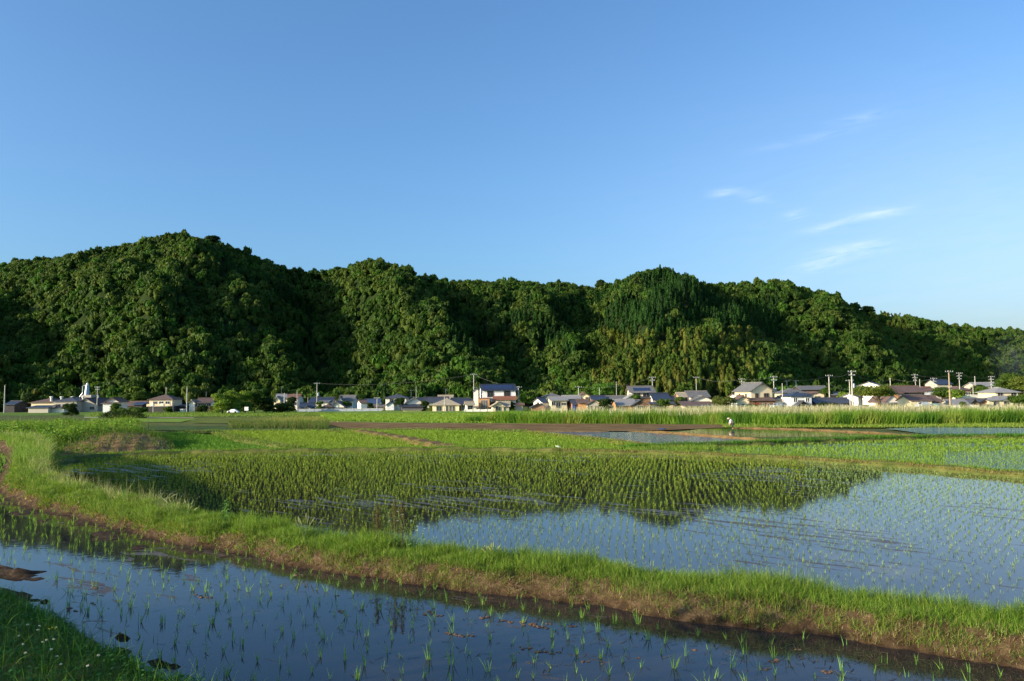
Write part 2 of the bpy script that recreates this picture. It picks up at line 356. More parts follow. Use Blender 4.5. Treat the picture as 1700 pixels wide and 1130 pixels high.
def inpoly(P, poly):
    x, y = P[:, 0], P[:, 1]; poly = np.asarray(poly, float); r = np.zeros(len(P), bool); j = len(poly) - 1
    for i in range(len(poly)):
        xi, yi, xj, yj = poly[i][0], poly[i][1], poly[j][0], poly[j][1]
        if yi != yj: r ^= ((yi > y) != (yj > y)) & (x < (xj - xi) * (y - yi) / (yj - yi) + xi)
        j = i
    return r
G_FRESH = [(.16, .27, .028), (.11, .22, .02), (.21, .31, .04), (.07, .15, .02), (.27, .31, .07)]
G_MIX = [(.12, .24, .025), (.18, .26, .04), (.07, .15, .02), (.27, .24, .08), (.24, .28, .07)]
G_DRY = [(.38, .29, .14), (.27, .18, .08), (.2, .2, .06), (.45, .36, .2)]
G_PLUME = [(.34, .34, .14), (.25, .3, .1), (.42, .38, .2)]

# near berm turf ----------------------------------------------------
def berm_turf():
    v = Veg()
    def put(n, xr, tfun, hh, wsc, cols, lean, patch=None, segs=2):
        # more blades where it is near: density ~ 1/y
        x = rng.uniform(xr[0], xr[1], n * 3); y0 = ylow(x)
        x = x[rng.uniform(0, 1, len(x)) < (5 / np.maximum(y0, 4)) ** .6][:n]
        y0 = ylow(x); w = wid(x); t = tfun(len(x), w); y = y0 + t
        if patch is not None:
            k = hnoise(x, y, patch[0], patch[1]) + .5 * hnoise(x, y, patch[0] * 3.1, patch[1] + 2) > patch[2]; x, y = x[k], y[k]
        z = gz(x, y); k = (z > .015) & ((x > -12.5) | (y - ylow(x) > .8)); x, y, z = x[k], y[k], z[k]; n_ = len(x)
        if not n_: return
        cl = .5 + .75 * (.5 + .5 * hnoise(x, y, 4.3, 9)) + .35 * smooth((hnoise(x, y, 1.4, 4) - .1) / .3)
        P = np.stack([x, y, z - .01], -1); d = np.hypot(x, y)
        V, Q = blades(P, hh * cl * rng.uniform(.5, 1.2, n_), np.maximum(.004, d * wsc), lean, .6)
        v.add(V, Q, colmix(n_, cols, .3))
    put(60000, (-14, 7), lambda n, w: w * rng.uniform(.5, 1.12, n), .15, .0006, G_FRESH, 1.0)
    put(52000, (-14, 7), lambda n, w: w * rng.uniform(.28, .8, n), .11, .0006, G_FRESH, 1.2, (2.3, 3, -.45))
    put(38000, (-14, 7), lambda n, w: rng.uniform(.1, .5, n), .085, .0006, G_MIX, 1.4, (3.1, 7, -.35))
    put(65000, (-20, 7), lambda n, w: rng.uniform(-.08, .4, n), .05, .0007, G_DRY + [(.14, .09, .04)], 2.6, (3.3, 11, -.5))
    put(22000, (-14, 7), lambda n, w: rng.uniform(.0, .36, n), .09, .0006, G_FRESH, 1.3, (4.3, 5, .12))
    put(90000, (-30, -4), lambda n, w: .1 + w * rng.uniform(.02, 1.15, n), .125, .0006, G_MIX + G_FRESH, 1.0)
    put(3000, (-24, -5), lambda n, w: w * rng.uniform(.6, 1.15, n), .33, .0004, G_PLUME, 1.3)
    tag(v.build('berm_grass'), 'fresh green and straw coloured grass covering the low earth berm between the two nearest paddies', 'grass', kind='stuff')
berm_turf()

# near bank grass ---------------------------------------------------
v = Veg()
n = 46000
x = rng.uniform(-9, 1.5, n); y = np.interp(x, bx, by) - np.abs(rng.normal(0, 1, n)) * 1.3 + .05
z = gz(x, y); k = z > .03; x, y, z = x[k], y[k], z[k]
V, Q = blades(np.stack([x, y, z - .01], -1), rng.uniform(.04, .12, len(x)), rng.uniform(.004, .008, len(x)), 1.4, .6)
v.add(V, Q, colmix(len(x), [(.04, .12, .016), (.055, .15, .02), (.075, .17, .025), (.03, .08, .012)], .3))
m_ = 1500; x = rng.uniform(-7, 0, m_); y = np.interp(x, bx, by) - rng.uniform(.0, 1.5, m_); z = gz(x, y)
V, Q = blades(np.stack([x, y, z - .01], -1), rng.uniform(.12, .24, m_), .007, .9, .7)
v.add(V, Q, colmix(m_, [(.15, .26, .04), (.10, .2, .03)], .3))
# clover leaves: small flat quads
m_ = 9000; x = rng.uniform(-8, -1, m_); y = np.interp(x, bx, by) - rng.uniform(.1, 2.6, m_); z = gz(x, y) + rng.uniform(.03, .08, m_)
c = np.stack([x, y, z], -1); s_ = rng.uniform(.008, .016, m_)[:, None]; a = rng.uniform(0, 2 * PI, m_)
e1 = np.stack([np.cos(a), np.sin(a), rng.normal(0, .25, m_)], -1) * s_; e2 = np.stack([-np.sin(a), np.cos(a), rng.normal(0, .25, m_)], -1) * s_
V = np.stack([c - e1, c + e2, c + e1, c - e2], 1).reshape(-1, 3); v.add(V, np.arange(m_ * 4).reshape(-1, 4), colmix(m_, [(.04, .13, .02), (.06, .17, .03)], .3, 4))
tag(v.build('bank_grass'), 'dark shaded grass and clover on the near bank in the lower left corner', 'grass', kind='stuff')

# grass on far berms and edges --------------------------------------
def line_grass(v, key, n, h, cols, lo=0., hi=1., wsc=.0006, wts=None, patch=None, xr=None):
    P, Nn, z, w, hh = bermlines[key]; d = np.hypot(P[:, 0], P[:, 1])
    pr = 1 / d; 
    if xr is not None: pr = pr * ((P[:, 0] / P[:, 1] * F + 850 > xr[0]) & (P[:, 0] / P[:, 1] * F + 850 < xr[1]))
    pr /= pr.sum(); i = rng.choice(len(P) - 1, n, p=pr[:-1] / pr[:-1].sum()); f = rng.uniform(0, 1, n)[:, None]
    B = P[i] * (1 - f) + P[i + 1] * f + Nn[i] * (w * rng.uniform(lo, hi, n))[:, None]
    if patch: k = hnoise(B[:, 0], B[:, 1], patch[0], patch[1]) > patch[2]; B = B[k]
    n = len(B); dd = np.hypot(B[:, 0], B[:, 1]); cl = .7 + .6 * (.5 + .5 * hnoise(B[:, 0], B[:, 1], 1.3, 3))
    V, Q = blades(np.c_[B, np.full(n, z + hh * .6)], h * cl * rng.uniform(.5, 1.3, n), dd * wsc, .8, .5); v.add(V, Q, colmix(n, cols, .3, wts=wts))
v = Veg()
line_grass(v, 'b2', 15000, .13, G_FRESH, .25, 1.15, xr=(-100, 1150)); line_grass(v, 'b2', 7000, .16, G_FRESH, .6, 1.15, xr=(1100, 2000)); line_grass(v, 'b2', 5000, .1, [(.33, .22, .09), (.28, .2, .08), (.2, .2, .05)], .0, .7, xr=(900, 2000))
line_grass(v, 'b3', 2500, .08, G_MIX, 0, 1); line_grass(v, 'b3', 1500, .14, G_FRESH, .75, 1.1)
line_grass(v, 'b4', 3500, .1, [(.2, .26, .04), (.26, .27, .06), (.3, .24, .08)], 0, 1); line_grass(v, 'b4', 1500, .14, G_FRESH, 0, .2)
line_grass(v, 'b5', 9000, .22, [(.07, .19, .015), (.1, .23, .02), (.05, .13, .015)], .1, 1.1)
line_grass(v, 'b6', 1500, .05, [(.36, .24, .08), (.3, .22, .08)]); line_grass(v, 'b7', 1500, .06, [(.36, .26, .08), (.2, .22, .05)])
n = 2500; a = rng.uniform(1040, 1190, n); b = rng.uniform(741, 748, n); P = onz(a, b, -.85)
V, Q = blades(P, rng.uniform(.1, .25, n), .02, .8, .5); v.add(V, Q, colmix(n, G_FRESH, .3))
line_grass(v, 'b8', 3500, .12, G_FRESH); line_grass(v, 'b9', 2600, .22, G_MIX)
tag(v.build('berm_grass'), 'short grass fringes along the thin berms between the farther paddies', 'grass', kind='stuff')

# ------------------------------------------------------------------ rice
def lattice(poly, ang, s, colang, row, jit=.02, keep=.97):
    poly = np.array([p[:2] for p in poly]); lo, hi = poly.min(0), poly.max(0); c = (lo + hi) / 2; R = np.linalg.norm(hi - lo) / 2
    a = np.array([math.cos(ang), math.sin(ang)]) * s; b = np.array([math.cos(colang), math.sin(colang)]) * row / abs(math.sin(colang - ang))
    ni = int(R / s * 1.3) + 2; nj = int(R / row * 1.3) + 2
    I, J = np.meshgrid(np.arange(-ni, ni), np.arange(-nj, nj)); I = I.ravel(); J = J.ravel()
    P = c + I[:, None] * a + J[:, None] * b; P = P + np.stack([.12 * np.sin(P[:, 1] * .21), .1 * np.sin(P[:, 0] * .17)], -1)
    P = P + rng.normal(0, jit, P.shape); k = inpoly(P, poly) & (rng.uniform(0, 1, len(P)) < keep)
    return P[k]
def rice(v, P, z, nb, h, spread, wsc, cols, lean=.45):
    n = len(P); d = np.hypot(P[:, 0], P[:, 1]); hs = h * rng.uniform(.75, 1.2, n)
    PP = np.repeat(np.c_[P, np.full(n, z)], nb, 0) + np.r_[rng.normal(0, spread, (n * nb, 2)).T, [np.zeros(n * nb)]].T
    V, Q = blades(PP, np.repeat(hs, nb) * rng.uniform(.65, 1.1, n * nb), np.repeat(np.maximum(.004, d * wsc), nb), lean, .7, 2, taper=(.8, 1., .1), wind=.25)
    c = np.array(cols)[rng.choice(len(cols), n)] * rng.uniform(.8, 1.2, (n, 1)); v.add(V, Q, np.repeat(c, nb * 6, 0))
RC = [(.24, .33, .05), (.17, .30, .035), (.21, .33, .05), (.13, .25, .03)]
vis = lambda P, lo=-120, hi=1820: (P[:, 1] > 1) & (P[:, 0] / np.maximum(P[:, 1], .1) * F + 850 > lo) & (P[:, 0] / np.maximum(P[:, 1], .1) * F + 850 < hi)
PA = lattice([(-30, 3), (-30, 45), (8, 45), (8, -1), (0, 2)], AA, .19, math.radians(94), 0.30, .03, .96)
PA = PA[(PA[:, 1] < ylow(PA[:, 0]) - .05) & (PA[:, 1] > np.interp(PA[:, 0], bx, by) + .25) & vis(PA)]
PA = PA[(hnoise(PA[:, 0], PA[:, 1], .9, 8) > -.85)]
for p, rx, ry in muds[:3]: PA = PA[np.hypot(PA[:, 0] - p[0], PA[:, 1] - p[1]) > rx * .8]
pz = (PA[:, 0] * 0); cen = (PA[:, 0] / PA[:, 1] * F + 850 > -5) & (PA[:, 0] / PA[:, 1] * F + 850 < 1705) & (2.0 / PA[:, 1] * F + 652 < 1150)
o_ = np.argsort(np.where(cen, PA[:, 1], 1e9)); near, rest = PA[o_[:300]], PA[o_[300:]]
tm = []
for k in range(10):
    v = Veg(); nb = [3, 4, 5, 6, 7, 4, 5, 3, 6, 8][k]
    rice(v, np.zeros((1, 2)), 0, nb, .115, .007, 1, RC, .75); 
    o = nmesh('rice_seedling', *[0] * 0, np.concatenate(v.V), v.F[0], LEAF, None, np.concatenate(v.C)) if False else None
    PP = np.c_[rng.normal(0, .009, (nb, 2)), np.full(nb, -.02)]
    V, Q = blades(PP, rng.uniform(.07, .14, nb), rng.uniform(.004, .006, nb), .38, .9, 4, taper=(.8, 1, .08), wind=.15)
    C = np.repeat(np.array([(.17, .32, .05), (.2, .34, .07), (.13, .27, .06)])[rng.choice(3, nb)], 10, 0)
    if k % 3 == 0:   # one blade bent over on to the water
        V2, Q2 = blades(np.array([[0, 0, 0.]]), .07, .005, 1, 1, 4, az=np.array([rng.uniform(0, 6)])); V2[:, 0] *= 1.6; V2[6:, 2] *= .5
        Q = np.r_[Q, Q2 + len(V)]; V = np.r_[V, V2]; C = np.r_[C, np.full((10, 3), .0) + (.3, .33, .12)]
    ob = nmesh('rice_seedling', V, Q, LEAF, None, C); tm.append(ob)
for i, p in enumerate(near):
    o = tm[i] if i < 10 else tm[int(rng.integers(10))].copy()
    if i >= 10: COL.objects.link(o)
    o.location = (p[0], p[1], 0); o.rotation_euler = (rng.normal(0, .08), rng.normal(0, .08), rng.uniform(0, 6.28)); o.scale = [float(rng.uniform(.8, 1.3))] * 3
    tag(o, 'thin upright rice seedling in the dark blue water of the paddy nearest the viewer', 'rice seedling', 'rice seedlings at the front of the nearest paddy')
v = Veg()
rice(v, rest, -.01, 5, .10, .009, .00042, [(.17, .31, .045), (.2, .33, .05)], .5)
pB = [tuple(p[:2]) for p in pb] + [(20, 3), (4, 5), (-6, 9), (-20, 22)]
PB = lattice(pB, AB, .18, math.radians(79.5), .30, .022)
tB = PB[:, 1] - ylow(PB[:, 0]) - wid(PB[:, 0]); PB = PB[(tB > .7) & vis(PB)]
# bare muddy corner on the left, thin planting towards the right front
q = PB[:, 0] / PB[:, 1] * F + 850; yy = 652.5 + 2.8 / PB[:, 1] * F
k = (q > 150 + (yy - 770) * 1.0) & ((yy < 880) | (rng.uniform(0, 1, len(q)) < .93))
PB = PB[k]; q = q[k]; 
thin = (q > 1330) ; PB2 = PB[thin]; PB1 = PB[~thin]
rice(v, PB1, -.81, 5, .10, .016, .00044, [(.2, .28, .03), (.24, .31, .04), (.16, .24, .025)], .5)
rice(v, PB2, -.81, 5, .085, .02, .00045, [(.2, .3, .07), (.24, .33, .1)], .6)
for pl, z, a, ca, h, nb, cols in [(C1, ZC, -35, 110, .17, 6, [(.09, .2, .025), (.12, .24, .03)]), (C2, ZC, -40, 84, .17, 6, [(.19, .28, .03), (.22, .3, .04)]),
                             (C3, ZC, -38, 88, .16, 6, [(.2, .3, .035), (.17, .27, .03)]), (C7, -.95, 4, 66, .15, 6, [(.17, .28, .03), (.2, .3, .04)])]:
    P = lattice(pxpoly(pl, z), math.radians(a), .18, math.radians(ca), .30, .02); P = P[vis(P)]
    if pl is C7:
        qq = P[:, 0] / P[:, 1] * F + 850; yv = 652.5 - (qq - 850) * .01 + 2.95 / P[:, 1] * F
        k = ((yv > 741 + 2 * np.sin(qq * .02)) | (yv < 735) | (rng.uniform(0, 1, len(P)) < .45)) & (hnoise(P[:, 0], P[:, 1], .5, 4) > -.8)
        P = P[k]; yv = yv[k]; qq = qq[k]; open_ = (yv > 752 - (qq - 1500) * .03) & (qq > 1560)
        rice(v, P[open_], z, 4, .09, .02, .00045, cols, .5); P = P[~open_]
    rice(v, P, z, nb, h, .025, .00055, cols, .5)
P = lattice([p[:2] for p in ong(*np.array([(545, 700), (680, 702.5), (820, 704), (850, 690), (700, 691), (530, 692)], float).T)], .2, .35, 1.6, .6, .05)
rice(v, P, -2.3, 4, .35, .06, .0009, [(.2, .3, .04)], .4)
tag(v.build('rice_plants'), 'rows of young rice plants filling all the flooded paddies behind the nearest seedlings', 'rice plants', kind='stuff')

# mud clods and straw floating near the front ------------------------
CL = mat('wet_clod', (.12, .07, .04), .5, .4, .5, 30, bump=.01)
mb = MB()
cl_px = [(875, 1036, 9), (890, 1040, 8), (905, 1042, 6), (868, 1033, 6), (912, 1036, 5), (870, 1075, 7), (900, 1081, 8), (920, 1084, 6), (745, 1052, 7), (760, 1056, 6), (780, 1055, 5), (715, 1018, 8), (735, 1022, 6), (800, 1026, 8), (835, 1030, 6), (850, 1033, 5), (880, 1100, 4), (970, 1098, 6), (1000, 1102, 4), (1290, 1098, 8), (1366, 1116, 9), (1278, 1110, 4), (1155, 1078, 5), (952, 1040, 6), (565, 1015, 5), (330, 990, 7), (345, 992, 5), (560, 989, 4), (500, 955, 5), (1270, 1112, 5), (1325, 1078, 4), (620, 1000, 4), (160, 975, 6), (115, 1010, 6), (122, 1014, 5), (155, 1002, 5), (1060, 1092, 4)]
for a, b, s_ in cl_px:
    for k in range(4):
        p = onz(a + rng.normal(0, s_ * .8), b + rng.normal(0, s_ * .15), 0.0); r = s_ / F * p[1] * rng.uniform(.3, .6); n0 = len(mb.V)
        V = []; Fc = []
        for i in range(4):
            for j in range(7):
                th = PI * (i + .5) / 4; ph = 2 * PI * j / 7; rr = r * rng.uniform(.7, 1.2)
                V.append((p[0] + rr * math.sin(th) * math.cos(ph) * 1.3, p[1] + rr * math.sin(th) * math.sin(ph), rr * .55 * math.cos(th)))
        for i in range(3):
            for j in range(7): Fc.append((i * 7 + j, (i + 1) * 7 + j, (i + 1) * 7 + (j + 1) % 7, i * 7 + (j + 1) % 7))
        Fc.append(tuple(range(7))); mb.add(V, Fc)
tag(mb.build('mud_clods', CL), 'small brown clods of mud and straw poking out of the nearest paddy water', 'mud', kind='stuff')
v = Veg(); m_ = 900
a = rng.uniform(0, 1700, m_); b = np.interp(a, [0, 400, 900, 1700], [885, 940, 1030, 1120]) + rng.exponential(35, m_) - 12
P = onz(a, b, .004); k = P[:, 1] < ylow(P[:, 0]) + .1; P = P[k]; m_ = len(P); P[:, 2] = np.maximum(gz(P[:, 0], P[:, 1]), 0) + .004
an = rng.uniform(0, PI, m_); l_ = rng.uniform(.01, .05, m_)[:, None]; e = np.stack([np.cos(an), np.sin(an), 0 * an], -1) * l_; f = np.stack([-np.sin(an), np.cos(an), 0 * an], -1) * .0025
V = np.stack([P - e - f, P + e - f, P + e + f, P - e + f], 1).reshape(-1, 3); v.add(V, np.arange(m_ * 4).reshape(-1, 4), colmix(m_, [(.06, .035, .02), (.12, .08, .04), (.22, .17, .09)], .3, 4))
tag(v.build('straw_litter'), 'bits of dead straw floating and lying along the muddy water edge', 'straw', kind='stuff')

# ------------------------------------------------------------------ reeds
v = Veg()
n = 70000
a = rng.uniform(770, 2100, n); base = np.interp(a, [770, 800, 900, 1100, 1300, 1500, 1700, 2100], [702.5, 703, 704.2, 704.5, 708, 707.5, 705.5, 705])
P = ong(a, base); dep = rng.power(.8, n) * 17 * np.interp(a, [770, 850, 950], [.25, .6, 1]); dep = np.where(rng.uniform(0, 1, n) < .35, dep * .12, dep)
P = P + (P - CAM) / np.linalg.norm(P - CAM, axis=1)[:, None] * dep[:, None]; P[:, 2] = np.interp(P[:, 1], GY, GZ)
hh = (2.0 + .35 * hnoise(P[:, 0], P[:, 1] * .5, .35, 2) + .25 * hnoise(P[:, 0], P[:, 1], 1.1, 5)) * np.interp(a, [770, 800, 860, 2100], [.6, .85, 1, 1]) * (1 - .35 * (dep < 1.2) * rng.uniform(0, 1, n))
V, Q = blades(P, hh * rng.uniform(.75, 1.05, n), rng.uniform(.03, .07, n), .4, .7, 2, taper=(.7, 1, .1), wind=.15)
cn = hnoise(P[:, 0], P[:, 1], .5, 6)
c = np.where((cn > .25)[:, None], [(.22, .29, .05)], np.where((cn < -.35)[:, None], [(.08, .18, .02)], [(.15, .26, .03)])) * rng.uniform(.75, 1.25, (n, 1))
v.add(V, Q, np.repeat(c, 6, 0))
# dry plume tops, mostly on the right
n = 22000; a = rng.uniform(900, 2100, n); w_ = np.interp(a, [900, 1080, 1180, 1480, 1560, 2100], [.12, .35, 1, 1, .45, .3]); a = a[rng.uniform(0, 1, n) < w_]; n = len(a)
P = ong(a, np.interp(a, [900, 1300, 2100], [704.3, 708, 705])); dep = rng.uniform(2.5, 16, n); P = P + (P - CAM) / np.linalg.norm(P - CAM, axis=1)[:, None] * dep[:, None]
P[:, 2] = np.interp(P[:, 1], GY, GZ) + 1.25 + .3 * hnoise(P[:, 0], P[:, 1], .35, 2)
V, Q = blades(P, rng.uniform(.7, 1.25, n), rng.uniform(.03, .05, n), .3, .8, 2, taper=(.5, 1, .4), wind=.1); v.add(V, Q, colmix(n, [(.46, .41, .25), (.55, .5, .36), (.36, .36, .18)], .2))
tag(v.build('reeds'), 'tall dense green reeds with pale dry tops in a long belt before the houses', 'reeds', kind='stuff')

# tall weeds on the left ground ---------------------------------------
def leafballs(v, C, R, n, size, cols, flat=.8):
    """leaf quads round lumps: C (k,3), R (k,) ; n leaves each"""
    k = len(C); d = rng.normal(0, 1, (k * n, 3)); d /= np.linalg.norm(d, axis=1)[:, None]; d[:, 2] = np.abs(d[:, 2]) * .9 - .15
    r = np.repeat(R, n) * rng.uniform(.45, 1.08, k * n) ; P = np.repeat(C, n, 0) + d * r[:, None] * [1, 1, flat]
    nn = d + rng.normal(0, .55, d.shape); nn /= np.linalg.norm(nn, axis=1)[:, None]
    t = np.cross(nn, rng.normal(0, 1, d.shape)); t /= np.linalg.norm(t, axis=1)[:, None]; b = np.cross(nn, t)
    s = (size * rng.uniform(.6, 1.3, k * n))[:, None]
    V = np.stack([P - t * s, P - b * s * .6, P + t * s, P + b * s * .6], 1).reshape(-1, 3)
    v.add(V, np.arange(k * n * 4).reshape(-1, 4), colmix(k * n, cols, .3, 4))
v = Veg()
n = 1100; a = rng.uniform(-200, 228, n); b = rng.uniform(0, 1, n)
near_ = np.interp(a, [-200, 0, 60, 100, 160, 228], [735, 728, 735, 740, 738, 730]); far_ = np.interp(a, [-200, 0, 228], [692, 694, 703])
y_ = far_ + (near_ - far_) * b ** .8
P = onz(a, y_ , -.35); k = P[:, 1] < 75; P = P[k]; P[:, 2] = np.maximum(gz(P[:, 0], P[:, 1]), -1.6); n = len(P)
hgt = .55 + .5 * (.5 + .5 * hnoise(P[:, 0], P[:, 1], .4, 3)) * np.interp(P[:, 1], [30, 45, 75], [.8, 1.2, 1.5])
leafballs(v, P + np.c_[np.zeros((n, 2)), hgt * .7], np.full(n, .5), 46, .07, [(.12, .25, .02), (.17, .29, .03), (.08, .17, .02), (.2, .27, .05)], 1.1)
PB_ = np.repeat(P, 24, 0) + np.c_[rng.normal(0, .45, (n * 24, 2)), np.zeros(n * 24)]
V, Q = blades(PB_, np.repeat(hgt, 24) * rng.uniform(.7, 1.5, n * 24), .028, .5, .6); v.add(V, Q, colmix(n * 24, [(.16, .28, .03), (.1, .2, .02), (.26, .28, .07)], .3))
# lower meadow in front of it up to the track
n = 42000; a = rng.uniform(-150, 130, n); b = rng.uniform(715, 800, n); P = onz(a, b, .1 - .25)
t_ = P[:, 1] - ylow(P[:, 0]); k = (t_ > .1) & (t_ < wid(P[:, 0]) * 1.3 + 6) & (P[:, 0] / P[:, 1] < -.55); P = P[k]; P[:, 2] = gz(P[:, 0], P[:, 1]); k = P[:, 2] > -1; P = P[k]; n = len(P)
V, Q = blades(P, rng.uniform(.1, .38, n) * (.7 + .5 * (.5 + .5 * hnoise(P[:, 0], P[:, 1], .9, 1))), .014, .9, .6); v.add(V, Q, colmix(n, [(.15, .28, .03), (.2, .3, .045), (.1, .2, .02), (.27, .3, .1)], .3))
n = 9000; a = rng.uniform(380, 545, n); b = rng.uniform(704, 712, n); P = ong(a, b); P[:, 2] += .05
V, Q = blades(P, rng.uniform(.3, .9, n) * (.7 + .6 * (.5 + .5 * hnoise(P[:, 0], P[:, 1], .5, 1))), .05, .6, .6); v.add(V, Q, colmix(n, [(.05, .1, .015), (.07, .14, .02), (.12, .17, .03), (.18, .15, .07)], .3))
n = 5000; a = rng.normal(505, 34, n).clip(400, 560); b = 697 + (a - 500) * -.02 + rng.normal(0, 2.6, n); P = ong(a, b)
V, Q = blades(P, rng.uniform(.2, .6, n), .06, .6, .6); v.add(V, Q, colmix(n, [(.16, .24, .03), (.22, .24, .05), (.3, .24, .1)], .3))
n = 14000; a = rng.uniform(1200, 1850, n); b = rng.uniform(705.5, 712, n); P = ong(a, b); P[:, 2] += .15
V, Q = blades(P, rng.uniform(.1, .3, n), .05, .8, .6); v.add(V, Q, colmix(n, [(.18, .27, .03), (.14, .23, .025), (.25, .27, .06)], .3))
n = 9000; a = rng.uniform(150, 560, n); b = rng.uniform(684, 692, n); P = ong(a, b)
V, Q = blades(P, rng.uniform(.2, .6, n), .09, .8, .6); v.add(V, Q, colmix(n, [(.08, .15, .02), (.14, .22, .025), (.2, .24, .05)], .3))
tag(v.build('weeds'), 'lush bright green weeds and grasses over the rough ground at the left edge', 'weeds', kind='stuff')
# cut brown mound in front of the weeds
v = Veg(); MP = onz(*np.array([(90, 752), (130, 758), (190, 754), (250, 750), (285, 746), (250, 735), (180, 733), (105, 737)], float).T, -.55)
ctr = MP.mean(0); gxm, gym = 40, 16
V = []; 
A_ = onz(np.linspace(85, 290, gxm), np.linspace(757, 747, gxm), -.8); B_ = onz(np.linspace(95, 275, gxm), np.linspace(733, 731, gxm), -.8)
for j in range(gym):
    s = j / (gym - 1); Pm = A_ * (1 - s) + B_ * s; e = np.sin(PI * np.linspace(0, 1, gxm)) ** .5 * math.sin(PI * min(1, s * 1.0 + .02)) ** .6
    Pm = Pm.copy(); Pm[:, 2] = -.95 + .9 * e + .1 * hnoise(Pm[:, 0], Pm[:, 1], 2.5, 2) + .06 * hnoise(Pm[:, 0], Pm[:, 1], 7, 3); V.append(Pm)
ii = np.arange(gxm * gym).reshape(gym, gxm); V = np.array(V)
tag(nmesh('earth_mound', V, np.stack([ii[:-1, :-1], ii[:-1, 1:], ii[1:, 1:], ii[1:, :-1]], -1).reshape(-1, 4), mat('cut_earth', (.2, .12, .06), .95, .1, .5, 5, bump=.08)), kind='structure')
Pm = V.reshape(-1, 3)[rng.integers(gxm * gym, size=7000)] + rng.normal(0, .12, (7000, 3)) * [1, 1, .2]
Vb, Q = blades(Pm, rng.uniform(.05, .2, 7000), .02, 2.0, .6); v.add(Vb, Q, colmix(7000, [(.34, .22, .12), (.25, .15, .08), (.42, .3, .18), (.2, .2, .05)], .3))
Pg = V[9:, :].reshape(-1, 3)[rng.integers((gym - 9) * gxm, size=9000)] + rng.normal(0, .15, (9000, 3)) * [1, 1, .2]
Pg = np.r_[Pg, V.reshape(-1, 3)[rng.integers(gxm * gym, size=1500)]]; k = hnoise(Pg[:, 0], Pg[:, 1], 1.7, 2) > -.4; Pg = Pg[k]
Vb, Q = blades(Pg, rng.uniform(.15, .5, len(Pg)), .025, .8, .6); v.add(Vb, Q, colmix(len(Pg), [(.12, .24, .025), (.08, .17, .02), (.2, .24, .05)], .3))
tag(v.build('dry_grass'), 'brown cut grass and green weeds on the earth mound below the green weeds at the left', 'dry grass', kind='stuff')
STRAWM = mat('dead_wood', (.42, .33, .2), .8, .2, .3, 8)
t = empty('branch_pile', onz(212, 722, -.6), 0, 'pile of pale dead branches sticking out of the weeds at the left', 'branches')
for k in range(16):
    mb = MB(); x0 = rng.uniform(-.8, .5); z0 = rng.uniform(.1, .6); L_ = rng.uniform(.9, 2.0); an = rng.uniform(-.35, .25)
    p = [(x0 + L_ * s * math.cos(an), rng.normal(0, .06) + .2 * k / 16, z0 + .5 * (1 - (2 * s - .7) ** 2) * .4 + L_ * s * math.sin(an) + rng.normal(0, .02)) for s in np.linspace(0, 1, 6)]
    mb.tube(p, list(np.linspace(.03, .008, 6)), 5); mb.build('branch', STRAWM, t)

